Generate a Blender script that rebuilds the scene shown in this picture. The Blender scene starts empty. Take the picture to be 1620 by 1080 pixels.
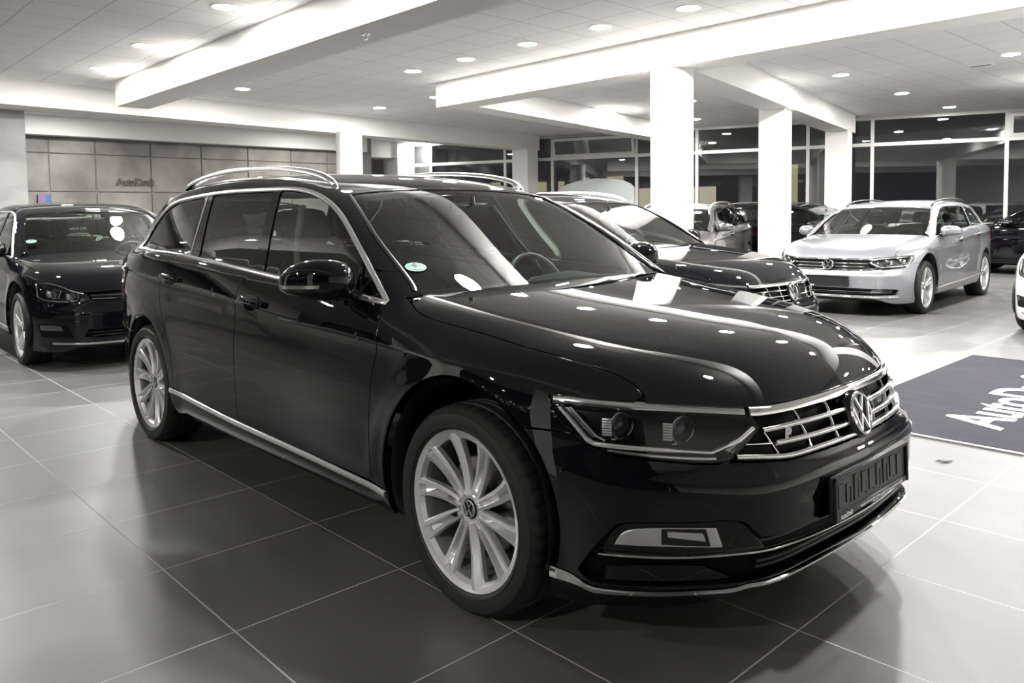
import bpy, math, random
import numpy as np
from mathutils import Matrix, Vector
from mathutils.geometry import delaunay_2d_cdt

SC = bpy.context.scene
COL = SC.collection

# ------------------------------------------------------------------ camera, world, exposure
def add_camera():
    cam = bpy.data.cameras.new('camera'); o = bpy.data.objects.new('camera', cam); COL.objects.link(o)
    f = 1254.489
    yaw, pit, rol = 2.38476, -0.05788, -0.01259
    fw = np.array([math.cos(yaw)*math.cos(pit), math.sin(yaw)*math.cos(pit), math.sin(pit)])
    rt = np.array([math.sin(yaw), -math.cos(yaw), 0.0]); up = np.cross(rt, fw)
    r2 = rt*math.cos(rol)+up*math.sin(rol); u2 = up*math.cos(rol)-rt*math.sin(rol)
    m = Matrix(((r2[0], u2[0], -fw[0], 1.90275), (r2[1], u2[1], -fw[1], -2.45736), (r2[2], u2[2], -fw[2], 1.26224), (0, 0, 0, 1)))
    o.matrix_world = m
    cam.sensor_fit = 'HORIZONTAL'; cam.sensor_width = 36.0; cam.lens = f*36.0/1620.0
    cam.shift_x = 0.0; cam.shift_y = -(540.0-412.04)/1620.0
    cam.clip_start = 0.05; cam.clip_end = 200
    SC.camera = o
add_camera()
world = bpy.data.worlds.new('night'); SC.world = world; world.use_nodes = True
bgn = world.node_tree.nodes['Background']; bgn.inputs[0].default_value = (.011, .011, .0118, 1); bgn.inputs[1].default_value = 1.0
SC.view_settings.view_transform = 'Standard'; SC.view_settings.look = 'None'
SC.view_settings.exposure = 4.05; SC.view_settings.gamma = 1.0; SC.view_settings.use_curve_mapping = False
SC.cycles.use_denoising = True; SC.cycles.max_bounces = 10; SC.cycles.diffuse_bounces = 5; SC.cycles.glossy_bounces = 6
SC.cycles.transparent_max_bounces = 16; SC.cycles.sample_clamp_indirect = 8.0; SC.cycles.use_light_tree = True
SC.cycles.caustics_reflective = False; SC.cycles.caustics_refractive = False
LAMP = 6.6           # watts of each round downlight

# ------------------------------------------------------------------ materials
MATS = {}
def mat(name, base=(.8, .8, .8), rough=.5, metal=0.0, coat=0.0, spec=.5, ior=1.5, emit=None, es=0.0, coat_rough=.03):
    if name in MATS: return MATS[name]
    m = bpy.data.materials.new(name); m.use_nodes = True
    b = m.node_tree.nodes['Principled BSDF']
    b.inputs['Base Color'].default_value = (*base, 1); b.inputs['Roughness'].default_value = rough
    b.inputs['Metallic'].default_value = metal; b.inputs['Coat Weight'].default_value = coat
    b.inputs['Coat Roughness'].default_value = coat_rough; b.inputs['IOR'].default_value = ior
    b.inputs['Specular IOR Level'].default_value = spec
    if emit: b.inputs['Emission Color'].default_value = (*emit, 1); b.inputs['Emission Strength'].default_value = es
    MATS[name] = m
    return m
def glass(name, tint, ior=1.6, rough=0.0):
    """thin sheet of glass: a tinted look through, a Fresnel mirror on top"""
    m = bpy.data.materials.new(name); m.use_nodes = True; nt = m.node_tree; nt.nodes.clear()
    out = nt.nodes.new('ShaderNodeOutputMaterial'); mx = nt.nodes.new('ShaderNodeMixShader')
    tr = nt.nodes.new('ShaderNodeBsdfTransparent'); gl = nt.nodes.new('ShaderNodeBsdfGlossy'); fr = nt.nodes.new('ShaderNodeFresnel')
    tr.inputs[0].default_value = (*tint, 1); gl.inputs['Roughness'].default_value = rough; fr.inputs[0].default_value = ior
    gl.inputs[0].default_value = (1, 1, 1, 1)
    nt.links.new(fr.outputs[0], mx.inputs[0]); nt.links.new(tr.outputs[0], mx.inputs[1]); nt.links.new(gl.outputs[0], mx.inputs[2])
    nt.links.new(mx.outputs[0], out.inputs[0]); MATS[name] = m
    return m
def nodes(m): return m.node_tree.nodes, m.node_tree.links, m.node_tree.nodes['Principled BSDF']
BLACK = mat('black_lacquer', (.0030, .0031, .0048), .5, coat=1.0, coat_rough=.012, spec=0.0)
SILVER = mat('silver_lacquer', (.30, .31, .335), .36, metal=.5, coat=1.0)
WHITE = mat('white_lacquer', (.80, .80, .79), .35, coat=1.0)
BRONZE = mat('grey_brown_lacquer', (.15, .14, .135), .30, metal=.6, coat=1.0)
CHROME = mat('chrome', (.86, .86, .86), .06, metal=1.0)
DARKCHROME = mat('dark_chrome', (.22, .22, .22), .15, metal=1.0)
SATIN = mat('satin_aluminium', (.80, .80, .80), .22, metal=1.0)
RIM = mat('rim_silver', (.92, .92, .91), .30, metal=.75, coat=.5)
BRIGHTTRIM = mat('bright_trim', (.92, .92, .91), .24, metal=.9)
RUBBER = mat('rubber', (.014, .014, .014), .62)
PLASTIC = mat('black_plastic', (.012, .012, .013), .45)
GLOSSBLACK = mat('gloss_black', (.003, .003, .0035), .05, spec=.5)
GRILLEBLACK = mat('grille_black', (.003, .003, .003), .45, spec=.12)
DARK = mat('dark_cavity', (.004, .004, .004), .9)
TRIM = mat('cabin_charcoal', (.022, .022, .024), .75)
SEAT = mat('seat_cloth', (.020, .020, .022), .9)
BEIGE = mat('headliner_beige', (.42, .42, .37), .9)
LAMPSHELL = mat('lamp_housing', (.008, .008, .010), .3, spec=.2)
REFLECTOR = mat('reflector', (.82, .83, .84), .12, metal=1.0)
LIGHTGUIDE = mat('light_guide', (.95, .96, .96), .3, metal=0.0, coat=.5)
LENS = glass('lamp_cover', (.97, .975, .98), 1.5)
PROJECTOR = mat('projector_lens', (.03, .035, .04), .03, coat=1.0)
CLEARGLASS = glass('clear_glass', (.72, .79, .75), 1.62)
DOORGLASS = glass('door_glass', (.60, .68, .63), 1.62)
PRIVACY = glass('privacy_glass', (.045, .05, .05), 1.62)
REDLENS = mat('red_lens', (.22, .008, .01), .12, coat=1.0)
AMBER = mat('signal_lens', (.34, .33, .31), .2, metal=.4, coat=.6)
DISC = mat('brake_steel', (.22, .22, .22), .4, metal=.9)
PLATE = mat('plate_black', (.010, .011, .013), .38)
LETTER = mat('white_print', (.80, .80, .78), .5)
GREEN = mat('sticker_green', (.02, .30, .16), .5)
INK = mat('sticker_ink', (.01, .02, .015), .5)

# ------------------------------------------------------------------ object helpers
def tag(o, label=None, cat=None, group=None, kind=None):
    if label: o['label'] = label
    if cat: o['category'] = cat
    if group: o['group'] = group
    if kind: o['kind'] = kind
    return o
def empty(name, loc=(0, 0, 0), rz=0.0):
    o = bpy.data.objects.new(name, None); COL.objects.link(o); o.location = loc; o.rotation_euler = (0, 0, rz); o.empty_display_size = .2
    return o
def mk(name, V, F, material, parent=None, angle=40, smooth=True, normals=None):
    me = bpy.data.meshes.new(name); me.from_pydata([tuple(map(float, v)) for v in V], [], [tuple(map(int, f)) for f in F])
    ms = material if isinstance(material, (list, tuple)) else [material]
    for m in ms: me.materials.append(m)
    if smooth:
        me.polygons.foreach_set('use_smooth', [True]*len(me.polygons))
        if normals is None and angle < 180: me.set_sharp_from_angle(angle=math.radians(angle))
    me.update()
    if normals is not None: me.normals_split_custom_set_from_vertices([tuple(map(float, n)) for n in normals])
    o = bpy.data.objects.new(name, me); COL.objects.link(o)
    if parent is not None: o.parent = parent
    return o
class MB:
    """collects vertices and faces of one mesh"""
    def __init__(s): s.V = []; s.F = []
    def add(s, V, F):
        b = len(s.V); s.V += [tuple(v) for v in V]; s.F += [tuple(i+b for i in f) for f in F]; return s
    def box(s, lo, hi, M=None, bev=0.0):
        (x0, y0, z0), (x1, y1, z1) = lo, hi
        if bev > 0:
            V = []; F = []
            b = min(bev, (x1-x0)*.49, (y1-y0)*.49, (z1-z0)*.49)
            for sx in (0, 1):
                for sy in (0, 1):
                    for sz in (0, 1):
                        cx, cy, cz = (x1 if sx else x0), (y1 if sy else y0), (z1 if sz else z0)
                        ex, ey, ez = (-b if sx else b), (-b if sy else b), (-b if sz else b)
                        V += [(cx, cy+ey, cz+ez), (cx+ex, cy, cz+ez), (cx+ex, cy+ey, cz)]
            def i(sx, sy, sz, k): return (sx*4+sy*2+sz)*3+k
            for k, (a, c) in ((0, (1, 2)), (1, (0, 2)), (2, (0, 1))):
                for q in (0, 1):
                    ids = []
                    for (u, v) in ((0, 0), (1, 0), (1, 1), (0, 1)):
                        t = [0, 0, 0]; t[k] = q; t[a] = u; t[c] = v; ids.append(i(*t, k))
                    F.append(ids)
            for k in range(3):
                a, c = [q for q in range(3) if q != k]
                for u in (0, 1):
                    for v in (0, 1):
                        t0 = [0, 0, 0]; t0[a] = u; t0[c] = v; t1 = list(t0); t1[k] = 1
                        F.append([i(*t0, a), i(*t1, a), i(*t1, c), i(*t0, c)])
            for sx in (0, 1):
                for sy in (0, 1):
                    for sz in (0, 1): F.append([i(sx, sy, sz, 0), i(sx, sy, sz, 1), i(sx, sy, sz, 2)])
            V, F = fixnormals(V, F, ((x0+x1)/2, (y0+y1)/2, (z0+z1)/2))
        else:
            V = [(x0, y0, z0), (x1, y0, z0), (x1, y1, z0), (x0, y1, z0), (x0, y0, z1), (x1, y0, z1), (x1, y1, z1), (x0, y1, z1)]
            F = [(0, 3, 2, 1), (4, 5, 6, 7), (0, 1, 5, 4), (1, 2, 6, 5), (2, 3, 7, 6), (3, 0, 4, 7)]
        if M is not None: V = [tuple(M @ Vector(v)) for v in V]
        return s.add(V, F)
    def lathe(s, prof, n=48, axis='y', caps=False, arc=2*math.pi, a0=0.0):
        """prof: list of (radius, offset along axis)"""
        V = []; F = []; full = abs(arc-2*math.pi) < 1e-6; m = n if full else n+1
        for k in range(m):
            a = a0+arc*k/n; c, q = math.cos(a), math.sin(a)
            for r, w in prof:
                V.append((r*c, w, r*q) if axis == 'y' else (r*c, r*q, w) if axis == 'z' else (w, r*c, r*q))
        p = len(prof)
        for k in range(n):
            a, b = k*p, ((k+1) % m)*p
            for j in range(p-1): F.append((a+j, b+j, b+j+1, a+j+1))
        if caps:
            F.append(tuple(k*p for k in range(m))[::-1]); F.append(tuple(k*p+p-1 for k in range(m)))
        return s.add(V, F)
    def tube(s, pts, r, n=8, caps=True):
        P = np.array(pts, float); N = len(P); rr = np.full(N, r) if np.isscalar(r) else np.array(r)
        T = np.gradient(P, axis=0); T /= np.linalg.norm(T, axis=1, keepdims=True)
        ref = np.array([0, 0, 1.0]) if abs(T[0][2]) < .9 else np.array([1.0, 0, 0])
        V = []; u = np.cross(T[0], ref); u /= np.linalg.norm(u)
        for k in range(N):
            u = u-T[k]*(u@T[k]); u /= np.linalg.norm(u); w = np.cross(T[k], u)
            for j in range(n):
                a = 2*math.pi*j/n; V.append(P[k]+rr[k]*(math.cos(a)*u+math.sin(a)*w))
        F = [(k*n+j, k*n+(j+1) % n, (k+1)*n+(j+1) % n, (k+1)*n+j) for k in range(N-1) for j in range(n)]
        if caps: F += [tuple(range(n))[::-1], tuple((N-1)*n+j for j in range(n))]
        return s.add(V, F)
    def prism(s, poly, z0, z1, M=None):
        n = len(poly); V = [(x, y, z0) for x, y in poly]+[(x, y, z1) for x, y in poly]
        F = [tuple(range(n))[::-1], tuple(range(n, 2*n))]+[(k, (k+1) % n, n+(k+1) % n, n+k) for k in range(n)]
        if M is not None: V = [tuple(M @ Vector(v)) for v in V]
        return s.add(V, F)
    def build(s, name, material, parent=None, angle=40, smooth=True): return mk(name, s.V, s.F, material, parent, angle, smooth)
def fixnormals(V, F, c):
    V = np.array(V, float); c = np.array(c); out = []
    for f in F:
        P = V[list(f)]; n = np.cross(P[1]-P[0], P[2]-P[0])
        out.append(tuple(f) if n@(P.mean(0)-c) >= 0 else tuple(f)[::-1])
    return [tuple(v) for v in V], out
def text_mesh(body, size, depth=.002, bold=0.0, align='LEFT', spacing=1.0):
    """vertices and faces of flat lettering in the xy plane"""
    c = bpy.data.curves.new('t', 'FONT'); c.body = body; c.size = size; c.extrude = depth; c.offset = bold; c.align_x = align; c.space_character = spacing
    o = bpy.data.objects.new('t', c); COL.objects.link(o); dg = bpy.context.evaluated_depsgraph_get(); dg.update()
    me = bpy.data.meshes.new_from_object(o.evaluated_get(dg))
    V = [tuple(v.co) for v in me.vertices]; F = [tuple(p.vertices) for p in me.polygons]
    bpy.data.objects.remove(o); bpy.data.curves.remove(c); bpy.data.meshes.remove(me)
    return V, F
def xform(V, M): return [tuple(M @ Vector(v)) for v in V]
def spline1(xs, ys):
    """natural cubic spline (linear beyond its ends) as a function"""
    xs=np.asarray(xs,float); ys=np.asarray(ys,float); n=len(xs)
    h=np.diff(xs); A=np.eye(n); r=np.zeros(n)
    for i in range(1,n-1):
        A[i,i-1]=h[i-1]; A[i,i]=2*(h[i-1]+h[i]); A[i,i+1]=h[i]
        r[i]=6*((ys[i+1]-ys[i])/h[i]-(ys[i]-ys[i-1])/h[i-1])
    m=np.linalg.solve(A,r)
    d0=(ys[1]-ys[0])/h[0]-h[0]*(m[1])/6
    d1=(ys[-1]-ys[-2])/h[-1]+h[-1]*(m[-2])/6
    def f(x):
        x=np.asarray(x,float); i=np.clip(np.searchsorted(xs,x)-1,0,n-2)
        t=x-xs[i]; u=xs[i+1]-x; hi=h[i]
        v=(m[i]*u**3+m[i+1]*t**3)/(6*hi)+(ys[i]/hi-m[i]*hi/6)*u+(ys[i+1]/hi-m[i+1]*hi/6)*t
        v=np.where(x<xs[0],ys[0]+d0*(x-xs[0]),v)
        return np.where(x>xs[-1],ys[-1]+d1*(x-xs[-1]),v)
    return f
def pchip(xs, ys):
    """monotone cubic (constant beyond its ends)"""
    xs=np.asarray(xs,float); ys=np.asarray(ys,float); h=np.diff(xs); d=np.diff(ys)/h
    m=np.zeros(len(xs)); m[0]=d[0]; m[-1]=d[-1]
    for i in range(1,len(xs)-1):
        if d[i-1]*d[i]>0:
            w1=2*h[i]+h[i-1]; w2=h[i]+2*h[i-1]; m[i]=(w1+w2)/(w1/d[i-1]+w2/d[i])
    def f(x):
        x=np.clip(np.asarray(x,float),xs[0],xs[-1]); i=np.clip(np.searchsorted(xs,x)-1,0,len(xs)-2)
        t=(x-xs[i])/h[i]
        return ((1+2*t)*(1-t)**2*ys[i]+t*(1-t)**2*h[i]*m[i]+t*t*(3-2*t)*ys[i+1]+t*t*(t-1)*h[i]*m[i+1])
    return f
def sstep(a,b,x):
    t=np.clip((x-a)/(b-a),0,1); return t*t*t*(t*(6*t-15)+10)
def smax(a,b,k):
    h=np.maximum(k-np.abs(a-b),0)/k; return np.maximum(a,b)+h*h*h*k/6
def smin(a,b,k): return -smax(-a,-b,k)
class EstateShape:
    """outer skin of the estate: x forward from the front axle, y outward, z up; field(P) < 0 inside"""
    WB=2.791; ax=(0.0,-2.791)
    def __init__(s):
        hx=np.linspace(-.9,.95,60); hk=np.array([-.9,-.6,-.35,-.1,.22,.48,.65,.745,.817]); hv=np.array([1.035,1.0,.967,.936,.898,.863,.822,.778,.714])
        hb=lambda x: np.stack([np.ones_like(x),x,x*x,x**3,np.exp((x-.817)/.11),np.exp((x-.817)/.05)],1)
        hw=np.array([.3,.6,1,1,1,1,1,1,1.5]); cf=np.linalg.lstsq(hb(hk)*hw[:,None],hv*hw,rcond=None)[0]; s.hc=lambda x: np.where(x<.87,hb(np.minimum(x,.87))@cf if np.ndim(x)==1 else None,(hb(np.array([.87]))@cf)[0]-1.3*(x-.87))
        s.yc=spline1([-.6,-.2,.19,.5,.74,.9],[.70,.690,.660,.592,.484,.40])
        s.dome=spline1([-.6,-.2,.3,.65,.9],[.018,.026,.029,.016,.0])
        s.g=spline1([0,.2,.35,.45,.5,.55,.6,.7,.8,.86,.92,1.0],[0,.011,.034,.063,.082,.107,.142,.245,.38,.49,.64,.87])
        s.fc=spline1([.10,.17,.2,.25,.3,.4,.5,.56,.6,.65,.7,.72,.76,.85],[.80,.845,.865,.884,.893,.900,.894,.878,.866,.856,.84,.83,.80,.70])
        s.zb=spline1([-3.9,-3.3,-2.87,-2.2,-1.25,-.65,-.46,.2],[1.085,1.082,1.074,1.056,1.0,.962,.948,.90])
        s.zc=spline1([-3.9,-3.1,-2.5,-1.6,-1.4,-1.0,-.45,-.25,.2],[.985,.964,.938,.889,.868,.842,.819,.806,.79])
        s.W=spline1([-3.95,-3.7,-3.4,-3.1,-2.79,-2.3,-1.8,-1.2,-.6,0,.3,.5,.7,.95],[.62,.735,.828,.879,.903,.911,.914,.915,.914,.912,.906,.89,.855,.79])
        s.pr=spline1([-.8,-.5,-.42,-.3,-.2,-.12,-.06,-.02,0.],[-.002,-.002,-.001,0,-.003,-.009,-.014,-.014,-.012])
        s.tuck=spline1([.10,.16,.2,.25,.3,.35,.42,.5],[-.11,-.08,-.052,-.022,-.008,-.002,0,0])
        s.roof=spline1([-.9,-1.08,-1.3,-1.6,-2.0,-2.5,-3.0,-3.4,-3.7,-4.0][::-1],[1.33,1.389,1.440,1.480,1.502,1.500,1.466,1.417,1.36,1.28][::-1])
        s.rear=spline1([.1,.3,.5,.7,.9,1.0,1.1,1.25,1.36,1.5],[-3.80,-3.88,-3.90,-3.885,-3.86,-3.84,-3.78,-3.65,-3.53,-3.36])
    def ys(s,x,z):
        dz=z-s.zc(x); amp=1-sstep(-.42,-.18,x)
        up=-.004*amp-.030*np.maximum(dz,0)/.13*1.45-.10*np.maximum(dz,0)**2
        lo=s.pr(np.minimum(dz,0))
        flat=-.012+0*x
        dn=np.where(dz<-.3,lo,lo*amp+(1-amp)*(-.010)*np.exp(-(dz/.10)**2)); t=sstep(-.007,.003,dz); c=t*(up-.006*(1-amp))+(1-t)*dn
        w=s.W(x)
        for a,r0,zz in ((s.ax[0],.395,.36),(s.ax[1],.385,.335)):
            r=np.hypot(x-a,z-zz); c=c+.010*np.exp(-((r-r0)/.07)**2)*(z>zz-.2)
        c=c+s.tuck(z)*(1-.85*sstep(.1,.45,x))*(z<.5)
        return w+c
    def hood(s,x,y):
        w=sstep(.0,.85,x)**.8; ym=.62-.5*((.62-y)+np.sqrt((.62-y)**2+.006))*1.0; ym=np.maximum(0,y-.5*((y-.62)+np.sqrt((y-.62)**2+.004))+.5*(-.62+np.sqrt(.62**2+.004))); xe=x+s.g(ym)*w
        yc=s.yc(x); q=np.clip(y/yc,0,1)
        d=y-yc; o=.5*(d+np.sqrt(d*d+.0004))-.01*np.exp(-(d/.03)**2)*0
        return s.hc(xe)+s.dome(x)*(1-q*q)-.21*o-.6*o*o
    def top(s,x,y):
        t=sstep(-.62,-.40,x)
        return (1-t)*(s.zb(x)+.006-.06*np.maximum(y-.80,0))+t*s.hood(x,y)
    def low(s,P):
        x,y,z=P[:,0],np.abs(P[:,1]),P[:,2]
        a=(y-s.ys(x,z))
        t=(z-s.top(x,y))
        k=.05+.10*sstep(-.6,-.1,x)*(1-.75*sstep(.45,.75,x))+.14*sstep(2.7,3.4,-x)
        v=smax(a,t,k)
        fx=(x-(s.fc(z)-s.g(y)+.022*np.exp(-((y-.5)/.16)**2)*(1-sstep(.50,.60,z))+.012*sstep(.43,.505,z)*(1-sstep(.515,.558,z))*(1-sstep(.62,.85,y))))*.8
        v=smax(v,fx,.05+.09*sstep(.55,.9,y)*(z<2))
        rr=(s.rear(z)+1.2*np.maximum(y-.35,0)**2-x)*.9
        v=smax(v,rr,.10)
        return smax(v,(.195-.05*sstep(.1,.4,x))-z,.03)
    def yg(s,x,z):
        d=z-.97
        return .852-.36*d-.15*d*np.abs(d)-.036*np.maximum(-x-1.8,0)**2-.03*np.maximum(-x-2.6,0)**2-.05*np.maximum(x+.75,0)
    def xw(s,y,z):
        t=np.clip((z-.975)/.41,-.3,1.3); c=.25-.19*t
        return -.29-1.93*(z-.975)-c*y*y
    def green(s,P):
        x,y,z=P[:,0],np.abs(P[:,1]),P[:,2]
        a=(y-s.yg(x,z))*.93
        r=(z-(s.roof(x)-.075*y*y-.10*y**6))
        w=(x-s.xw(y,z))*.46
        v=smax(a,r,.10)
        v=smax(v,w,.07)
        rr=(s.rear(z)+.75*np.maximum(y-.15,0)**2-x)*.75
        return np.maximum(smax(v,rr,.14),.85-z)
    def field(s,P):
        return smin(s.low(P),s.green(P),.025+.07*sstep(2.8,3.4,-P[:,0]))
    def shoot(s,O,D,t0,t1,n=70,f=None):
        """first crossing from outside, going from t0 to t1 along O+tD; nan when there is none"""
        f=f or s.field
        O=np.asarray(O,float); D=np.asarray(D,float); N=len(O)
        ts=np.linspace(t0,t1,n); lo=np.full(N,np.nan); hi=np.full(N,np.nan); found=np.zeros(N,bool)
        prev=f(O+D*t0)
        for k in range(1,n):
            cur=f(O+D*ts[k]); hit=(~found)&(cur<=0)&(prev>0)
            lo[hit]=ts[k-1]; hi[hit]=ts[k]; found|=hit; prev=cur
        for _ in range(34):
            m=(lo+hi)/2; v=f(O+D*m[:,None]); ins=v<=0
            hi=np.where(ins,m,hi); lo=np.where(ins,lo,m)
        return O+D*((lo+hi)/2)[:,None]
    def normal(s,P,f=None,h=.0015):
        f=f or s.field
        g=np.stack([f(P+np.eye(3)[i]*h)-f(P-np.eye(3)[i]*h) for i in range(3)],1)
        return g/np.maximum(np.linalg.norm(g,axis=1,keepdims=True),1e-9)

# ------------------------------------------------------------------ cutting body panels out of the skin
def C(*p):
    """smooth run through points"""
    P = np.array(p, float); n = len(P)
    if n == 2: return P
    t = np.concatenate([[0], np.cumsum(np.linalg.norm(np.diff(P, axis=0), axis=1)**.6)])
    q = np.linspace(0, t[-1], max(24, n*8))
    return np.stack([spline1(t, P[:, k])(q) for k in range(P.shape[1])], 1)
def arc(cx, cz, r, a0, a1, n=28):
    a = np.radians(np.linspace(a0, a1, n)); return np.stack([cx+r*np.cos(a), cz+r*np.sin(a)], 1)
def run(segs, step, closed=True):
    """joins segments (arrays) into one evenly stepped line"""
    out = []
    for s in segs:
        s = np.array(s, float)
        for p in s:
            if not out or np.linalg.norm(out[-1]-p) > 1e-5: out.append(p)
    P = np.array(out)
    if closed and np.linalg.norm(P[0]-P[-1]) < 1e-5: P = P[:-1]
    Q = np.vstack([P, P[:1]]) if closed else P
    res = []
    for a, b in zip(Q[:-1], Q[1:]):
        k = max(1, int(math.ceil(np.linalg.norm(b-a)/step)))
        for i in range(k): res.append(a+(b-a)*i/k)
    if not closed: res.append(Q[-1])
    R = np.array(res)
    if closed:      # thin out crowded points, keep corners
        keep = [0]
        for i in range(1, len(R)):
            d = np.linalg.norm(R[i]-R[keep[-1]])
            a = R[i]-R[i-1]; b = R[(i+1) % len(R)]-R[i]
            cr = math.sqrt(max(0.0, 1-(a@b/max(np.linalg.norm(a)*np.linalg.norm(b), 1e-12))**2))
            if d > step*.55 or cr > .35: keep.append(i)
        R = R[keep]
    return R
def inside(Q, poly):
    x, y = Q[:, 0], Q[:, 1]; r = np.zeros(len(Q), bool); n = len(poly); j = n-1
    for i in range(n):
        xi, yi = poly[i]; xj, yj = poly[j]
        if yi != yj:
            c = ((yi > y) != (yj > y)) & (x < (xj-xi)*(y-yi)/(yj-yi)+xi); r ^= c
        j = i
    return r
def area(P): return .5*np.sum(P[:, 0]*np.roll(P[:, 1], -1)-np.roll(P[:, 0], -1)*P[:, 1])
def shrink(P, g):
    if g == 0: return P
    if area(P) < 0: g = -g
    a = P-np.roll(P, 1, 0); b = np.roll(P, -1, 0)-P
    na = np.stack([-a[:, 1], a[:, 0]], 1); nb = np.stack([-b[:, 1], b[:, 0]], 1)
    na /= np.maximum(np.linalg.norm(na, axis=1, keepdims=True), 1e-9); nb /= np.maximum(np.linalg.norm(nb, axis=1, keepdims=True), 1e-9)
    m = na+nb; d = np.maximum((m*na).sum(1, keepdims=True), .35)
    return P+g*m/d
def dist_to(Q, poly):
    d = np.full(len(Q), 1e9)
    for a, b in zip(poly, np.roll(poly, -1, 0)):
        v = b-a; t = np.clip(((Q-a)@v)/max(v@v, 1e-12), 0, 1); d = np.minimum(d, np.linalg.norm(Q-a-t[:, None]*v, axis=1))
    return d
class Skin:
    """cuts panels and lays strips on a shape; every part becomes a child of root"""
    def __init__(s, shape, root, h=.03, axis_z=.62, low=False):
        s.S = shape; s.root = root; s.h = h; s.az = axis_z; s.low = low
    def on(s, P, proj, f=None):
        P = np.array(P, float); n = len(P); z = np.zeros(n)
        if proj == 'S': O = np.stack([P[:, 0], z+1.5, P[:, 1]], 1); D = [0, -1, 0]; t = 1.48
        elif proj == 'T': O = np.stack([P[:, 0], P[:, 1], z+1.9], 1); D = [0, 0, -1]; t = 1.85
        elif proj == 'F': O = np.stack([z+1.5, P[:, 0], P[:, 1]], 1); D = [-1, 0, 0]; t = 2.9
        elif proj == 'R': O = np.stack([z-4.6, P[:, 0], P[:, 1]], 1); D = [1, 0, 0]; t = 2.0
        elif proj == '3': return P
        D = np.repeat(np.array([D], float), n, 0)
        H = s.S.shoot(O, D, 0.0, t, 44, f)
        bad = np.isnan(H[:, 0])
        if bad.any():
            ok = np.where(~bad)[0]
            if len(ok) == 0: raise ValueError('nothing hit '+proj+str(P[:3]))
            for i in np.where(bad)[0]: H[i] = H[ok[np.argmin(np.abs(ok-i))]]
        return H
    def to_dom(s, H, dom):
        if dom == 'X': return np.stack([H[:, 0], np.arctan2(H[:, 2]-s.az, H[:, 1])*.85], 1)
        if dom == 'Z': return np.stack([np.arctan2(H[:, 1], H[:, 0]+.15)*.85, H[:, 2]], 1)
        if dom == 'B': return np.stack([np.arctan2(H[:, 1], -(H[:, 0]+2.75))*.85, H[:, 2]], 1)
        return {'S': H[:, [0, 2]], 'T': H[:, [0, 1]], 'F': H[:, [1, 2]], 'R': H[:, [1, 2]]}[dom]
    def from_dom(s, Q, dom, f=None):
        n = len(Q)
        if dom in 'STFR': return s.on(Q, dom, f)
        if dom == 'X':
            a = Q[:, 1]/.85; d = np.stack([0*a, np.cos(a), np.sin(a)], 1); o = np.stack([Q[:, 0], 0*a, 0*a+s.az], 1)
        elif dom == 'Z':
            a = Q[:, 0]/.85; d = np.stack([np.cos(a), np.sin(a), 0*a], 1); o = np.stack([0*a-.15, 0*a, Q[:, 1]], 1)
        else:
            a = Q[:, 0]/.85; d = np.stack([-np.cos(a), np.sin(a), 0*a], 1); o = np.stack([0*a-2.75, 0*a, Q[:, 1]], 1)
        H = s.S.shoot(o+d*1.6, -d, 0.0, 1.5, 40, f)
        bad = np.isnan(H[:, 0])
        if bad.any():
            ok = np.where(~bad)[0]
            for i in np.where(bad)[0]: H[i] = H[ok[np.argmin(np.linalg.norm(Q[ok]-Q[i], axis=1))]]
        return H
    def panel(s, name, material, segs, proj, dom, side=1, sym=False, off=0.0, gap=.0032, hem=.014, h=None, holes=(), f=None, parent=None, lip=.0022, both=False, edge=None, flare=0.0, guide=None):
        h = h or s.h; f = f or s.S.field
        es = edge or h*.45
        def outline(sg, g):
            P = run(sg, es, closed=not sym)
            H = s.on(P, proj, f) if proj != dom else None
            Q = s.to_dom(H, dom) if H is not None else P
            if sym:
                k = 1 if dom in 'T' else 0
                M = Q[::-1].copy(); M[:, k] *= -1
                Q = np.vstack([Q, M])
                d = np.linalg.norm(Q-np.roll(Q, 1, 0), axis=1); Q = Q[d > 1e-4]
            return shrink(Q, g)
        Q = outline(segs, gap)
        HQ = []
        for hs in holes:
            if hs[0] is None:       # half a loop from centre line to centre line, mirrored into one
                P = run(hs[1:], es, closed=False); q = s.to_dom(s.on(P, proj, f) if proj != dom else P, dom)
                m2 = q[::-1].copy(); m2[:, 1 if dom == 'T' else 0] *= -1
                q = np.vstack([q, m2]); d = np.linalg.norm(q-np.roll(q, 1, 0), axis=1); HQ.append(shrink(q[d > 1e-4], -gap)); continue
            P = run(hs, es)
            H = s.on(P, proj, f) if proj != dom else P
            q = s.to_dom(H, dom) if proj != dom else P
            HQ.append(shrink(q, -gap))
            if sym:
                q2 = q[::-1].copy(); q2[:, 1 if dom == 'T' else 0] *= -1; HQ.append(shrink(q2, -gap))
        lo, hi = Q.min(0), Q.max(0)
        gx = np.arange(lo[0]+h*.5, hi[0], h); gy = np.arange(lo[1]+h*.5, hi[1], h)
        G = np.array([(a, b) for a in gx for b in gy]) if len(gx) and len(gy) else np.zeros((0, 2))
        if len(G):
            k = inside(G, Q)&(dist_to(G, Q) > h*.40)
            for q in HQ: k &= ~inside(G, q)&(dist_to(G, q) > h*.40)
            G = G[k]
        if guide is not None:
            gk = inside(guide, Q)&(dist_to(guide, Q) > .006); gd = guide[gk]
            if len(gd) and len(G):
                dm = np.min(np.linalg.norm(G[:, None]-gd[None], axis=2), axis=1); G = G[dm > h*.5]
            G = np.vstack([G, gd])
        pts = [Vector(p) for p in Q]; edges = [(i, (i+1) % len(Q)) for i in range(len(Q))]
        for q in HQ:
            b = len(pts); pts += [Vector(p) for p in q]; edges += [(b+i, b+(i+1) % len(q)) for i in range(len(q))]
        pts += [Vector(p) for p in G]
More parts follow.
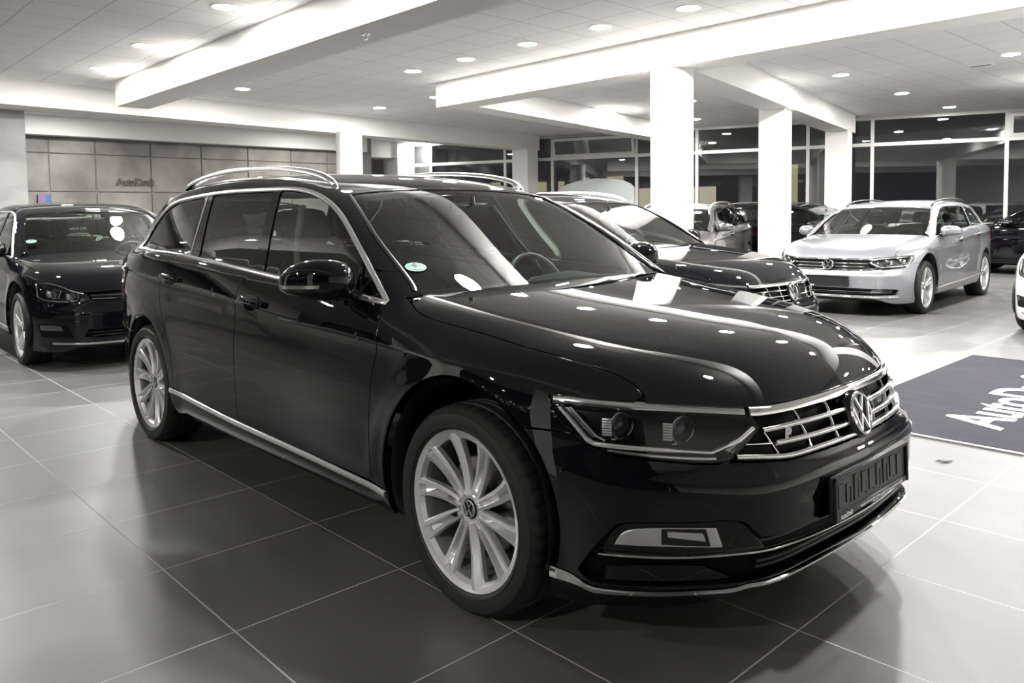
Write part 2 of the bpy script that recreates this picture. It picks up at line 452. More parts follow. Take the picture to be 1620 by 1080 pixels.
        cv, ce, cf, ov, oe, of = delaunay_2d_cdt(pts, edges, [], 0, 1e-6)
        D2 = np.array([(v[0], v[1]) for v in cv])
        F = [tuple(t) for t in cf if len(t) == 3]
        cen = np.array([(D2[a]+D2[b]+D2[c])/3 for a, b, c in F])
        k = inside(cen, Q)
        for q in HQ: k &= ~inside(cen, q)
        F = [t for t, keep in zip(F, k) if keep]
        P3 = s.from_dom(D2, dom, f); N3 = s.S.normal(P3, f)
        A = P3+N3*off
        # orientation
        a, b, c = F[len(F)//2]
        if np.cross(A[b]-A[a], A[c]-A[a])@N3[a] < 0: F = [t[::-1] for t in F]
        V = list(A); N = list(N3); F = list(F)
        if hem:
            cnt = {}
            for t in F:
                for i in range(3):
                    e = (t[i], t[(i+1) % 3]); cnt[e] = 1
            bd = {a: b for (a, b) in cnt if (b, a) not in cnt}
            seen = set()
            for st in list(bd):
                if st in seen: continue
                loop = []; v = st
                while v not in seen and v in bd: seen.add(v); loop.append(v); v = bd[v]
                m = len(loop)
                if m < 3: continue
                L = A[loop]; LN = N3[loop]; T = np.roll(L, -1, 0)-np.roll(L, 1, 0)
                T /= np.maximum(np.linalg.norm(T, axis=1, keepdims=True), 1e-9); O = np.cross(T, LN)
                O /= np.maximum(np.linalg.norm(O, axis=1, keepdims=True), 1e-9)
                mid = (LN+O); mid /= np.linalg.norm(mid, axis=1, keepdims=True)
                r0 = len(V); V += list(L); N += list(LN)
                r1 = len(V); V += list(L+O*lip*.7-LN*lip*.3); N += list(mid)
                r2 = len(V); V += list(L+O*lip-LN*lip); N += list(O)
                r3 = len(V); V += list(L+O*(lip+flare)-LN*hem); N += list(O)
                for i in range(m):
                    j = (i+1) % m
                    for p, q in ((r0, r1), (r1, r2), (r2, r3)): F.append((p+i, q+i, q+j, p+j))
        V = np.array(V); N = np.array(N)
        res = []
        for sd in ((1, -1) if both else (side,)):
            v, n, ff = V.copy(), N.copy(), F
            if sd < 0: v[:, 1] *= -1; n[:, 1] *= -1; ff = [t[::-1] for t in F]
            res.append(mk(name, v, ff, material, parent or s.root, normals=n))
        return res if both else res[0]
    def strip(s, name, material, segs, proj, w, h, off=0.0, both=False, sym=False, closed=False, parent=None, f=None, step=None, prof=None, taper=0, side=1, shift=0.0):
        f = f or s.S.field
        P = run(segs, step or s.h*.6, closed)
        H = s.on(P, proj, f); N = s.S.normal(H, f)
        if sym:
            M = H[::-1].copy(); M[:, 1] *= -1; MN = N[::-1].copy(); MN[:, 1] *= -1
            if abs(H[-1, 1]) < 1e-3: M = M[1:]; MN = MN[1:]
            H = np.vstack([H, M]); N = np.vstack([N, MN])
        n = len(H)
        T = (np.roll(H, -1, 0)-np.roll(H, 1, 0)) if closed else np.gradient(H, axis=0)
        T /= np.maximum(np.linalg.norm(T, axis=1, keepdims=True), 1e-9); B = np.cross(N, T)
        pr = np.array(prof if prof is not None else [(-.5, -.25), (-.42, .72), (-.2, 1.0), (.2, 1.0), (.42, .72), (.5, -.25)])
        m = len(pr); V = []
        for k in range(n):
            t = 1.0
            if taper and not closed:
                e = min(k, n-1-k)/(n-1)*2; t = min(1, .15+e/taper)
            for a, b in pr: V.append(H[k]+N[k]*(off+b*h*t)+B[k]*(a*w*t+shift))
        F = []
        for k in range(n if closed else n-1):
            q = (k+1) % n
            for j in range(m-1): F.append((k*m+j, q*m+j, q*m+j+1, k*m+j+1))
        if not closed: F += [tuple(range(m)), tuple((n-1)*m+j for j in range(m))[::-1]]
        V = np.array(V); res = []
        # orientation: outward normals
        a, b, c, d = F[len(F)//2]
        if np.cross(V[b]-V[a], V[c]-V[a])@N[min(n-1, (len(F)//2)//(m-1))] < 0: F = [t[::-1] for t in F]
        for sd in ((1, -1) if both else (side,)):
            v = V.copy(); ff = F
            if sd < 0: v[:, 1] *= -1; ff = [t[::-1] for t in F]
            res.append(mk(name, v, ff, material, parent or s.root, 50))
        return res if both else res[0]
    def frame(s, P, proj, f=None):
        """matrix at a skin point: x = outward normal, y = along the car's left, z = up"""
        H = s.on([P], proj, f)[0]; n = s.S.normal(H[None], f)[0]
        return H, n

# ------------------------------------------------------------------ wheels (axle along y, outer face towards -y)
def badge_parts(r, depth=.006):
    """the round V-over-W sign as chrome strokes in the xz plane, facing -y; radius r"""
    m = MB()
    m.lathe([(r*.86, 0), (r*.87, -depth), (r*.93, -depth*1.25), (r*.985, -depth), (r, 0)], 48)
    def stroke(pts, w=.085):
        P = [np.array(p)*r for p in pts]
        for a, b in zip(P[:-1], P[1:]):
            d = (b-a)/np.linalg.norm(b-a); n = np.array([-d[1], d[0]])*w*r; e = d*w*r*.35
            q = [a-e-n, b+e-n, b+e+n, a-e+n]; q2 = [a-e-n*.55, b+e-n*.55, b+e+n*.55, a-e+n*.55]
            V = [(x, 0, z) for x, z in q]+[(x, -depth, z) for x, z in q2]
            m.add(V, [(4, 5, 6, 7), (0, 1, 5, 4), (1, 2, 6, 5), (2, 3, 7, 6), (3, 0, 4, 7)])
    stroke([(-.40, .80), (0, .14), (.40, .80)])
    stroke([(-.80, .40), (-.385, -.74), (0, -.02), (.385, -.74), (.80, .40)])
    return m
def make_wheel(style, detail=True):
    """a wheel standing at the origin: the rim with tyre, cap and brake disc as its pieces; returns the rim object"""
    seg = 180 if detail else 72
    m = MB()
    m.lathe([(.236, .075), (.232, .05), (.222, -.02), (.226, -.085), (.236, -.100), (.2465, -.104), (.2545, -.108), (.2575, -.104), (.2575, -.09)], 96 if detail else 48)
    def spoke(a, sec, r0=.045, r1=.246, n=9, twist=0.0):
        """sec(t) -> list of (tangential offset, depth along y) from hub t=0 to rim t=1"""
        V = []; K = None
        for i in range(n):
            t = i/(n-1); r = r0+(r1-r0)*t; an = a+twist*t*t; c, q = math.cos(an), math.sin(an)
            s = sec(t); K = len(s)
            for u, y in s: V.append((r*c-u*q, y, r*q+u*c))
        F = [(i*K+j, i*K+j+1, (i+1)*K+j+1, (i+1)*K+j) for i in range(n-1) for j in range(K-1)]
        m.add(V, F)
    if style == 'ten':
        def face(t): return -.082-.020*t**1.5+.010*math.sin(math.pi*t)*.6
        def plain(t):
            w = .015+.013*t+.012*max(0, t-.8)*5*.7; y = face(t)
            return [(-w, y+.022), (-w*.96, y+.004), (-w*.85, y), (-.1*w, y-.006), (w*.80, y+.004), (w*.98, y+.010), (w, y+.026)]
        def slot(t):
            w = .018+.013*t+.010*max(0, t-.82)*5*.7; y = face(t); d = .030*min(1, max(0, (t-.16)*7))*min(1, max(0, (.93-t)*9))
            return [(-w, y+.022), (-w*.97, y+.004), (-w*.86, y), (-w*.46, y-.002), (-w*.32, y+.004+d), (w*.30, y+.004+d), (w*.44, y-.002), (w*.86, y), (w*.97, y+.006), (w, y+.026)]
        for k in range(10):
            a = math.radians(99.6+36*k)
            spoke(a, plain if k % 5 == 0 else slot, twist=math.radians(4))
        hub = [(.0, -.076), (.034, -.076), (.050, -.080), (.060, -.074), (.066, -.05)]
    else:
        def arm(sh, n=1):
            def f(t):
                w = .013+.004*t; y = -.078-.018*t; u = sh*(.008+.022*t)
                return [(u-w, y+.035), (u-w*.9, y+.002), (u-w*.5, y-.003), (u+w*.5, y-.003), (u+w*.9, y+.002), (u+w, y+.035)]
            return f
        for k in range(5):
            a = math.radians(90+72*k); spoke(a, arm(-1), n=6); spoke(a, arm(1), n=6)
        hub = [(.0, -.074), (.034, -.074), (.055, -.079), (.068, -.070), (.072, -.04)]
    m.lathe(hub, 40)
    if detail:
        for k in range(5):
            a = math.radians(99.6+18+72*k); M = Matrix.Translation((.052*math.cos(a), -.074, .052*math.sin(a)))
            b = MB(); b.lathe([(.0, .002), (.010, .0), (.0115, -.004)], 12); m.add(xform(b.V, M), b.F)
    rim = m.build('wheel', RIM, None, 24)
    # tyre
    pr = [(.240, .095), (.256, .108), (.285, .1185), (.312, .113), (.326, .100), (.3325, .088), (.3345, .070), (.3345, .058), (.328, .056), (.328, .047), (.335, .045), (.335, .018), (.328, .016), (.328, .007), (.335, .005)]
    prof = pr+[(r, -w) for r, w in pr[::-1]]
    prof = prof[:-4]+[(.3125, -.113), (.3105, -.1165), (.306, -.1175), (.285, -.1185), (.272, -.1165), (.270, -.1185), (.2665, -.1175), (.2655, -.1125), (.259, -.108), (.256, -.104)]
    t = MB(); V = []; n = seg; p = len(prof)
    for k in range(n):
        a = 2*math.pi*k/n; c, q = math.cos(a), math.sin(a); cut = detail and k % 4 == 0
        for j, (r, w) in enumerate(prof):
            rr = r-(.0055 if cut and r > .3255 and abs(w) > .050 else 0); V.append((rr*c, w, rr*q))
    F = [(k*p+j, ((k+1) % n)*p+j, ((k+1) % n)*p+j+1, k*p+j+1) for k in range(n) for j in range(p-1)]
    t.add(V, F); tyre = t.build('tire', RUBBER, rim, 30)
    c = MB(); c.lathe([(.0, -.080), (.031, -.080), (.0335, -.077), (.0335, -.07)], 32); cap = c.build('center_cap', GLOSSBLACK, rim)
    if detail or True:
        b = badge_parts(.029, .003); e = MB().add(xform(b.V, Matrix.Translation((0, -.0802, 0))), b.F).build('emblem', SATIN, cap); 
    d = MB(); d.lathe([(.05, -.02), (.155, -.02), (.157, -.016), (.157, .004), (.155, .008), (.05, .008)], 56); d.build('brake_disc', DISC, rim)
    d = MB(); d.box((-.15, -.055, -.07), (-.085, .03, .07), bev=.012); d.build('brake_caliper', PLASTIC, rim)
    return rim
def copy_tree(o, parent=None):
    c = o.copy(); COL.objects.link(c); c.parent = parent
    for ch in o.children: copy_tree(ch, c)
    return c

# ------------------------------------------------------------------ the estate car
def seat(m, x, y, w, rear=False):
    pass
def blob(rows, n=20, cap=True):
    """loft of rounded rectangles: rows of (centre, half u, half v, exponent, U axis, V axis)"""
    V = []; F = []
    for (c, hu, hv, e, U, W) in rows:
        c, U, W = np.array(c), np.array(U, float), np.array(W, float)
        for k in range(n):
            a = 2*math.pi*k/n; ca, sa = math.cos(a), math.sin(a)
            V.append(c+U*hu*math.copysign(abs(ca)**(2/e), ca)+W*hv*math.copysign(abs(sa)**(2/e), sa))
    for i in range(len(rows)-1):
        for k in range(n): F.append((i*n+k, i*n+(k+1) % n, (i+1)*n+(k+1) % n, (i+1)*n+k))
    if cap: F += [tuple(range(n))[::-1], tuple((len(rows)-1)*n+k for k in range(n))]
    return V, F
def seat_mesh(x, y, wide=.25):
    m = MB(); X = (1, 0, 0); Y = (0, 1, 0)
    m.add(*blob([((x+.0, y, .34), .25, wide*.95, 4, X, Y), ((x+.0, y, .47), .26, wide, 4, X, Y), ((x+.02, y, .53), .25, wide*.98, 4, X, Y), ((x+.02, y, .56), .18, wide*.75, 3, X, Y)]))
    t = math.radians(20); up = np.array([-math.sin(t), 0, math.cos(t)]); fr = np.array([math.cos(t), 0, math.sin(t)]); b = np.array([x-.22, y, .50])
    rows = [(b+up*q, d, w, 3.2, fr, Y) for q, d, w in ((0, .06, wide*.85), (.08, .075, wide), (.30, .07, wide*1.02), (.48, .06, wide*.88), (.58, .045, wide*.62), (.62, .02, wide*.4))]
    m.add(*blob(rows)); return m, b, up, fr, Y
def headrest_mesh(b, up, fr, Y, w=.13):
    m = MB(); m.add(*blob([(b+up*q+fr*o, d, ww, 3, fr, Y) for q, d, ww, o in ((.655, .02, w*.75, .01), (.68, .045, w, .015), (.76, .05, w*1.02, .02), (.83, .04, w*.85, .02), (.85, .015, w*.5, .015))]))
    for sg in (-1, 1): m.tube([b+up*.58+Y_(sg*.06), b+up*.68+Y_(sg*.06)], .006, 6)
    return m
def Y_(v): return np.array([0, v, 0.0])
def cabin(root, sh, x_dash=-.60, xf=-1.42, xr=-2.28, yo=.37, ws=1.0, rear=True):
    """dashboard, wheel, seats, mirror: what shows through the windows"""
    m = MB(); Yv = (0, 1, 0)
    rows = []
    for y in np.linspace(-.70, .70, 15):
        bump = .035*math.exp(-((y-yo)/.16)**2)
        rows.append([(x_dash+.25-.2*y*y, y, .50), (x_dash+.20-.2*y*y, y, .93), (x_dash+.05-.15*y*y, y, .955), (x_dash-.10, y, .955+bump), (x_dash-.19, y, .94+bump), (x_dash-.25, y, .86), (x_dash-.24, y, .62), (x_dash-.10, y, .50)])
    V = [p for r in rows for p in r]; k = 8
    F = [(i*k+j, i*k+(j+1) % k, (i+1)*k+(j+1) % k, (i+1)*k+j) for i in range(len(rows)-1) for j in range(k)]
    m.add(V, F); d = m.build('dashboard', TRIM, root, 50)
    m = MB(); c = np.array([xf+.52, yo, .885]); t = math.radians(24); A = np.array([0, 1.0, 0]); B = np.array([-math.sin(t), 0, math.cos(t)]); N = np.cross(A, B)
    m.tube([c+.185*(math.cos(a)*A+math.sin(a)*B) for a in np.linspace(0, 2*math.pi, 41)], .016, 10, False)
    for a in (0, math.pi, -math.pi/2): m.tube([c+.05*(math.cos(a)*A+math.sin(a)*B), c+.18*(math.cos(a)*A+math.sin(a)*B)], .014, 8)
    m.add(*blob([(c-N*.02, .07, .06, 3, A, B), (c+N*.02, .075, .065, 3, A, B), (c+N*.03, .05, .04, 3, A, B)]))
    m.tube([c-N*.02, c-N*.25+np.array([.05, 0, -.05])], .03, 8)
    m.build('steering_wheel', PLASTIC, root, 50)
    for sg in (-1, 1):
        m, b, up, fr, Y = seat_mesh(xf, sg*yo); s = m.build('front_seat', SEAT, root, 60)
        headrest_mesh(b, up, fr, Y).build('headrest', SEAT, s, 60)
    if rear:
        m, b, up, fr, Y = seat_mesh(xr, 0, .62); s = m.build('rear_seat', SEAT, root, 60)
        for y in (-.42, 0, .42): headrest_mesh(b+Y_(y), up, fr, Y, .11).build('headrest', SEAT, s, 60)
    z = .04; m = MB(); m.box((-.03, -.115, -.035), (.012, .115, .035), Matrix.Translation((x_dash-.38, 0, 1.285*ws)) @ Matrix.Rotation(.2, 4, 'Y'), .012)
    m.tube([(x_dash-.36, 0, 1.30*ws), (x_dash-.37, 0, 1.35*ws)], .012, 8)
    m.build('rear_view_mirror', PLASTIC, root)
def mirror(root, P, parent_paint, sd, c=(-.725, .967, 1.03), drop=.965):
    """door mirror: housing, arm, signal strip, glass"""
    c = np.array(c); ax = np.array([-.62, .785, .03]); ax /= np.linalg.norm(ax); fr = np.array([.785, .62, 0]); fr -= ax*(fr@ax); fr /= np.linalg.norm(fr); up = np.cross(fr, ax)*(-1)
    if up[2] < 0: up = -up
    rows = [(c+ax*q+fr*o+up*z, a, b, 2.5, fr, up) for q, a, b, o, z in ((-.135, .012, .022, .02, -.012), (-.128, .050, .048, .02, -.008), (-.105, .075, .068, .018, 0), (-.05, .088, .077, .012, .002), (.01, .088, .076, .006, .002), (.065, .078, .068, -.004, -.002), (.11, .058, .052, -.014, -.008), (.138, .032, .032, -.022, -.014), (.148, .008, .012, -.026, -.016))]
    def flip(V): return [(v[0], v[1]*sd, v[2]) for v in V]
    V, F = blob(rows, 28); V, F = fixnormals(flip(V), F, c*np.array([1, sd, 1]))
    h = mk('side_mirror', V, F, parent_paint, root, 60)
    a = MB(); V, F = blob([(np.array([c[0]+.05, c[1]-.125, drop-.005]), .075, .028, 3, (1, 0, 0), (0, 0, 1)), (np.array([c[0]+.045, c[1]-.085, drop+.012]), .05, .024, 3, (1, 0, 0), (0, 0, 1)), (c+ax*(-.07)+up*(-.05), .05, .03, 3, fr, up)], 16)
    V, F = fixnormals(flip(V), F, (c+np.array([0, -.09, -.04]))*np.array([1, sd, 1])); mk('mirror_arm', V, F, GLOSSBLACK, h, 60)
    # signal strip on the front face
    pts = []
    for q, a_, o in ((-.02, .0885, .009), (.03, .0865, .003), (.075, .075, -.006), (.11, .060, -.014), (.135, .036, -.021)):
        pts.append(c+ax*q+fr*(o+a_*.985)+up*(-.020-q*.05))
    m = MB(); W = []
    for p in pts:
        for dz, dx in ((-.007, .0), (-.006, .005), (.006, .005), (.007, .0)): W.append(p+up*dz+fr*dx)
    F = [(i*4+j, i*4+j+1, (i+1)*4+j+1, (i+1)*4+j) for i in range(len(pts)-1) for j in range(3)]
    mk('turn_signal', flip(W), F, AMBER, h, 60)
    g = [c+ax*q*1.0+fr*(-.083+o)+up*z for q, z, o in ((-.10, -.045, .015), (-.10, .05, .015), (-.03, .062, .008), (.06, .052, .002), (.10, .02, .004), (.10, -.03, .004), (.03, -.058, .006), (-.05, -.06, .010))]
    mk('mirror_glass', flip(g), [tuple(range(8))], CHROME, h)
    return h
def handle(K, parent, x, z, paint, both_side, L=.105):
    H, n = K.frame((x, z), 'S'); n = n/np.linalg.norm(n)
    sl = np.array([1, 0, -.055]); sl /= np.linalg.norm(sl); up = np.cross(n, sl); up = up if up[2] > 0 else -up
    rows = [(H+sl*q+n*o, a, b, 2.6, up, n) for q, o, a, b in ((-L, .004, .010, .006), (-L*.88, .020, .014, .012), (-L*.4, .030, .016, .011), (L*.4, .030, .016, .011), (L*.88, .020, .015, .012), (L, .004, .011, .006))]
    cup = [(H+sl*q*1+n*.0012, a, b, 2.2, sl, up) for q, a, b in ((.0, .075, .040),)]
    V, F = blob(rows, 14); V, F = fixnormals([(v[0], v[1]*both_side, v[2]) for v in V], F, (H+n*.015)*np.array([1, both_side, 1]))
    h = mk('door_handle', V, F, paint, parent, 60)
    V = [H+n*.0035-up*.006+sl*.072*math.cos(a)+up*.036*math.sin(a) for a in np.linspace(0, 2*math.pi, 24, endpoint=False)]
    V = [(v[0], v[1]*both_side, v[2]) for v in V]
    mk('handle_cup', V, [tuple(range(24))], GLOSSBLACK, h)
def place(pts): return np.array(pts, float)

# side-view lines (x, z) and skin points (x, y, z) of the estate
DLO_TOP = [(-3.31, 1.092), (-3.305, 1.16), (-3.20, 1.268), (-3.04, 1.343), (-2.744, 1.377), (-2.195, 1.398), (-1.664, 1.397), (-1.405, 1.388), (-1.191, 1.352), (-1.017, 1.293), (-.856, 1.209), (-.686, 1.104), (-.475, .958)]
DLO_BOT = [(-.475, .952), (-.632, .965), (-1.236, 1.001), (-2.207, 1.060), (-2.87, 1.078), (-3.26, 1.084)]
GAP_F = [(-.470, .945), (-.445, .82), (-.470, .729), (-.484, .619), (-.489, .46), (-.487, .312)]
GAP_R = [(-1.535, 1.016), (-1.582, .911), (-1.600, .652), (-1.592, .483), (-1.585, .331)]
GAP_Q = [(-2.44, 1.066), (-2.545, .917), (-2.540, .80), (-2.50, .725), (-2.42, .62), (-2.372, .50), (-2.352, .362)]
SHUT = [(.563, .690, .738), (.523, .694, .764), (.376, .743, .812), (.186, .787, .844), (-.023, .802, .883), (-.248, .815, .913), (-.342, .804, .936), (-.430, .761, .975)]
HL_TOP = [(.339, .843, .745), (.386, .821, .745), (.432, .797, .743), (.502, .753, .739), (.563, .706, .736), (.664, .592, .724), (.748, .468, .709)]
HL_FRONT = [(.748, .468, .709), (.786, .454, .658)]
HL_IN = [(.786, .454, .658), (.760, .555, .586)]
HL_BOT = [(.760, .555, .586), (.740, .588, .579), (.682, .650, .581), (.601, .720, .588), (.543, .763, .594), (.499, .791, .601), (.458, .813, .625), (.426, .827, .652), (.385, .842, .682), (.339, .843, .745)]
WS_EDGE = [(-.468, .723, 1.003), (-.711, .694, 1.151), (-.90, .650, 1.258), (-1.085, .599, 1.351)]
DITCH = [(-1.10, .592), (-1.3, .578), (-1.8, .572), (-2.4, .568), (-2.9, .553), (-3.2, .52)]
FRONTS = {
    'sport': dict(top=HL_TOP, front=HL_FRONT, inn=HL_IN, bot=HL_BOT[:8], rear=HL_BOT[7:], hood=[(.816, 0, .711), (.811, .11, .710), (.798, .271, .709), (.775, .395, .709), (.748, .468, .709)], shut_end=.6),
    'hatch': dict(top=[(.335, .835, .772), (.437, .775, .772), (.581, .680, .745), (.685, .592, .698), (.750, .515, .668)], front=[(.750, .515, .668), (.785, .485, .622)], inn=[(.785, .485, .622), (.716, .614, .588)],
                  bot=[(.716, .614, .588), (.65, .68, .588), (.60, .720, .590), (.53, .77, .597), (.467, .810, .607), (.403, .841, .632)], rear=[(.403, .841, .632), (.335, .835, .772)], hood=[(.830, 0, .680), (.820, .268, .680), (.785, .43, .677), (.752, .512, .672)], shut_end=.28)}
FRONTS['comfort'] = FRONTS['sport']
def estate(name, paint, x, y, rz, kind='comfort', warp=None, wscale=1.0, h=.05, wheel=None, privacy=True, plate=True, steer=0.0, sticker=False, rails=SATIN, chrome=True):
    root = empty(name, (x, y, 0), rz); S_ = EstateShape(); K = Skin(S_, root, h); fine = h < .04; sport = kind == 'sport'; hatch = kind == 'hatch'; fs = FRONTS[kind]
    AF, AR = (0, .365, .395), (-2.791, .335, .385)
    on = K.on
    def snap(L): return K.from_dom(K.to_dom(place(L), 'Z'), 'Z', S_.low)
    sh = K.on(C(*[(p[0], p[1]) for p in SHUT]), 'T', S_.low)
    HLT, HLF, HLI, HLB = snap(C(*fs['top'])), snap(fs['front']), snap(fs['inn']), snap(C(*fs['bot']))
    HLR = snap(C(*fs['rear']))
    # --- panels
    fr = [on(arc(*AF, 193, 46), 'S'), snap([(.283, .886, .650), (.358, .859, .650), (.415, .833, .648)]), HLR, (HLT[:1] if hatch else HLT[HLT[:, 0] < .55]), (sh[sh[:, 0] < .28] if hatch else sh), place(WS_EDGE[:1]),
          place([(-.55, .714, 1.050), (-.585, .752, 1.045), (-.60, .800, 1.050)]), on(C((-.60, 1.050), (-.53, 1.0), (-.478, .962)), 'S'), on(C(*GAP_F), 'S'), on(place([(-.487, .312), (-.38, .300)]), 'S')]
    crease = []
    if fine or h < .07:
        xs = np.arange(-3.35, -.1, .03)
        for d in (-.10, -.05, -.018, -.006, .001, .008, .03): crease.append(K.to_dom(on(np.stack([xs, S_.zc(xs)+d], 1), 'S'), 'X'))
    guide = np.vstack(crease) if crease else None
    K.panel('front_fender', paint, fr, '3', 'X', both=True, guide=guide)
    doors = K.panel('front_door', paint, [C(*GAP_F), C((-.487, .312), (-1.0, .320), (-1.585, .331)), C(*GAP_R[::-1]), C((-1.535, 1.016), (-1.236, .999), (-.632, .963), (-.470, .948))], 'S', 'X', both=True, guide=guide)
    rdoors = K.panel('rear_door', paint, [C(*GAP_R), C((-1.585, .331), (-2.0, .347), (-2.352, .362)), C(*GAP_Q[::-1]), C((-2.44, 1.066), (-2.207, 1.058), (-1.535, 1.016))], 'S', 'X', both=True, guide=guide)
    q = [on(C(*GAP_Q[::-1]), 'S'), on(C((-2.44, 1.066), (-2.87, 1.076), (-3.26, 1.083)), 'S'), on(C(*DLO_TOP[:4]), 'S'), on(C(*DLO_TOP[3:]), 'S')[:-6], place([(-.585, .752, 1.045), (-.55, .714, 1.050)]), C(*(WS_EDGE[1:])),
         on(C(*DITCH), 'T'), on(C((-3.30, 1.33), (-3.42, 1.20), (-3.48, 1.08)), 'S'), on(C((-3.48, 1.08), (-3.46, .95), (-3.44, .75), (-3.40, .61)), 'S'), on(place([(-3.40, .61), (-3.066, .607)]), 'S'), on(arc(*AR, 135, 4), 'S')]
    K.panel('rear_quarter_panel', paint, q, '3', 'X', both=True, guide=guide)
    K.panel('sill', paint, [C((-.385, .300), (-1.0, .318), (-1.585, .329), (-2.41, .362)), place([(-2.41, .362), (-2.405, .29), (-2.38, .22)]), place([(-2.38, .22), (-.39, .205)]), place([(-.39, .205), (-.385, .300)])], 'S', 'X', both=True, hem=.03)
    xs = np.arange(-.40, .72, .02); hguide = np.vstack([np.stack([xs, sg*(S_.yc(xs)+d)], 1) for sg in (1, -1) for d in (-.03, -.012, 0, .012, .03)]) if fine else None
    hoodf = snap(C(*fs['hood']))
    K.panel('hood', paint, [hoodf[:, :2], HLT[HLT[:, 0] > .562][::-1][:, :2] if kind != 'hatch' else HLT[::-1][:, :2], C(*[(p[0], p[1]) for p in SHUT if p[0] < fs['shut_end']]), C((-.430, .761), (-.445, .735), (-.40, .66), (-.37, .5), (-.345, .3), (-.333, 0))], 'T', 'T', sym=True, f=S_.low, guide=hguide, h=min(h, .022 if fine else h))
    K.panel('roof', paint, [C((-1.118, 0), (-1.116, .3), (-1.108, .5), (-1.10, .592)), C(*DITCH), C((-3.2, .52), (-3.32, .42), (-3.38, .2), (-3.39, 0))], 'T', 'T', sym=True, gap=.001)
    K.panel('cowl', PLASTIC, [place([(-.31, 0), (-.33, .3), (-.36, .55), (-.40, .76)]), place([(-.40, .76), (-.60, .76), (-.60, 0)])], 'T', 'T', sym=True, f=S_.low, off=-.012, gap=0, hem=0)
    # --- glass
    wsg = K.panel('windshield', CLEARGLASS, [C((0, .962), (.3, .960), (.55, .955), (.715, .968)), C((.715, .985), (.718, 1.003), (.690, 1.151), (.646, 1.258), (.602, 1.340)), C((.602, 1.340), (.585, 1.362), (.549, 1.372), (.307, 1.387), (0, 1.391))], 'F', 'F', sym=True, f=S_.green, off=-.004, gap=.002, hem=.004)
    K.strip('windshield_trim', DARKCHROME if fine else GLOSSBLACK, [C((-.440, .735, .985), *WS_EDGE)], '3', .020, .006, both=True, off=.002)
    K.strip('windshield_band', GLOSSBLACK, [C((.58, 1.372), (.549, 1.377), (.307, 1.390), (0, 1.394))], 'F', .016, .003, sym=True, off=-.002, f=S_.green)
    gl = dict(off=-.006, gap=.008, hem=.004, both=True)
    K.panel('front_door_glass', DOORGLASS, [C((-.655, .970), (-1.05, .990), (-1.432, 1.014)), place([(-1.432, 1.014), (-1.573, 1.388)]), C((-1.573, 1.393), (-1.405, 1.387), (-1.191, 1.352), (-1.017, 1.293), (-.856, 1.209), (-.695, 1.110)), place([(-.695, 1.11), (-.655, .970)])], 'S', 'X', **gl)
    K.panel('quarter_light', DOORGLASS, [place([(-.49, .957), (-.635, .968)]), place([(-.635, .968), (-.672, 1.092)]), C((-.672, 1.092), (-.58, 1.032), (-.49, .966))], 'S', 'X', **gl)
    K.strip('quarter_light_bar', GLOSSBLACK, [place([(-.644, .968), (-.684, 1.10)])], 'S', .022, .004, both=True)
    K.panel('rear_door_glass', PRIVACY if privacy else DOORGLASS, [C((-1.549, 1.024), (-1.9, 1.043), (-2.211, 1.060)), place([(-2.211, 1.060), (-2.36, 1.39)]), C((-2.36, 1.392), (-2.0, 1.398), (-1.638, 1.396)), place([(-1.638, 1.396), (-1.549, 1.024)])], 'S', 'X', **gl)
    K.panel('rear_side_glass', PRIVACY if privacy else DOORGLASS, [C((-2.406, 1.066), (-2.87, 1.078), (-3.24, 1.085)), C(*DLO_TOP[:5]), C((-2.744, 1.377), (-2.6, 1.385), (-2.475, 1.389)), place([(-2.475, 1.389), (-2.406, 1.066)])], 'S', 'X', **gl)
    K.panel('center_pillar_trim', GLOSSBLACK, [place([(-1.549, 1.018), (-1.432, 1.010)]), place([(-1.432, 1.010), (-1.573, 1.396)]), place([(-1.573, 1.396), (-1.638, 1.398)]), place([(-1.638, 1.398), (-1.549, 1.018)])], 'S', 'X', both=True, off=-.001, gap=.001, h=.03)
    K.panel('rear_pillar_trim', GLOSSBLACK, [place([(-2.406, 1.070), (-2.211, 1.060)]), place([(-2.211, 1.060), (-2.36, 1.396)]), place([(-2.36, 1.396), (-2.475, 1.392)]), place([(-2.475, 1.392), (-2.406, 1.070)])], 'S', 'X', both=True, off=-.001, gap=.001, h=.03)
    K.strip('window_trim', BRIGHTTRIM if chrome else GLOSSBLACK, [C(*DLO_TOP), C(*DLO_BOT)], 'S', .022, .007, both=True, closed=True, off=.001)
    if chrome: K.strip('pillar_molding', BRIGHTTRIM, [place([(-2.335, 1.068), (-2.425, 1.385)])], 'S', .008, .004, both=True)
    K.strip('sill_trim', BRIGHTTRIM if chrome else GLOSSBLACK, [C((-.392, .289), (-1.0, .307), (-1.585, .318), (-2.40, .351))], 'S', .024, .007, both=True, off=.002, step=.05)
    # --- roof rails
    for sd in ((1, -1) if rails else ()):
        P = [(-1.215, .578), (-1.27, .580), (-1.36, .581), (-1.55, .581), (-1.9, .578), (-2.3, .575), (-2.7, .566), (-2.95, .556), (-3.02, .552)]
        H = K.on(np.array(P), 'T'); lift = [.004, .024, .036, .042, .044, .044, .036, .018, .004]
        H = C(*[(p[0], p[1], p[2]+l) for p, l in zip(H, lift)]); V = []; n = len(H)
        for i, p in enumerate(H):
            e = min(1, min(i, n-1-i)/(n*.06)+.25)
            for a, b in ((-.016, -.012), (-.016, .004), (-.008, .012*e), (.008, .012*e), (.016, .004), (.016, -.012)): V.append((p[0], (p[1]+a*e)*sd, p[2]+b))
        F = [(i*6+j, i*6+(j+1) % 6, (i+1)*6+(j+1) % 6, (i+1)*6+j) for i in range(n-1) for j in range(6)]+[tuple(range(6)), tuple((n-1)*6+j for j in range(6))]
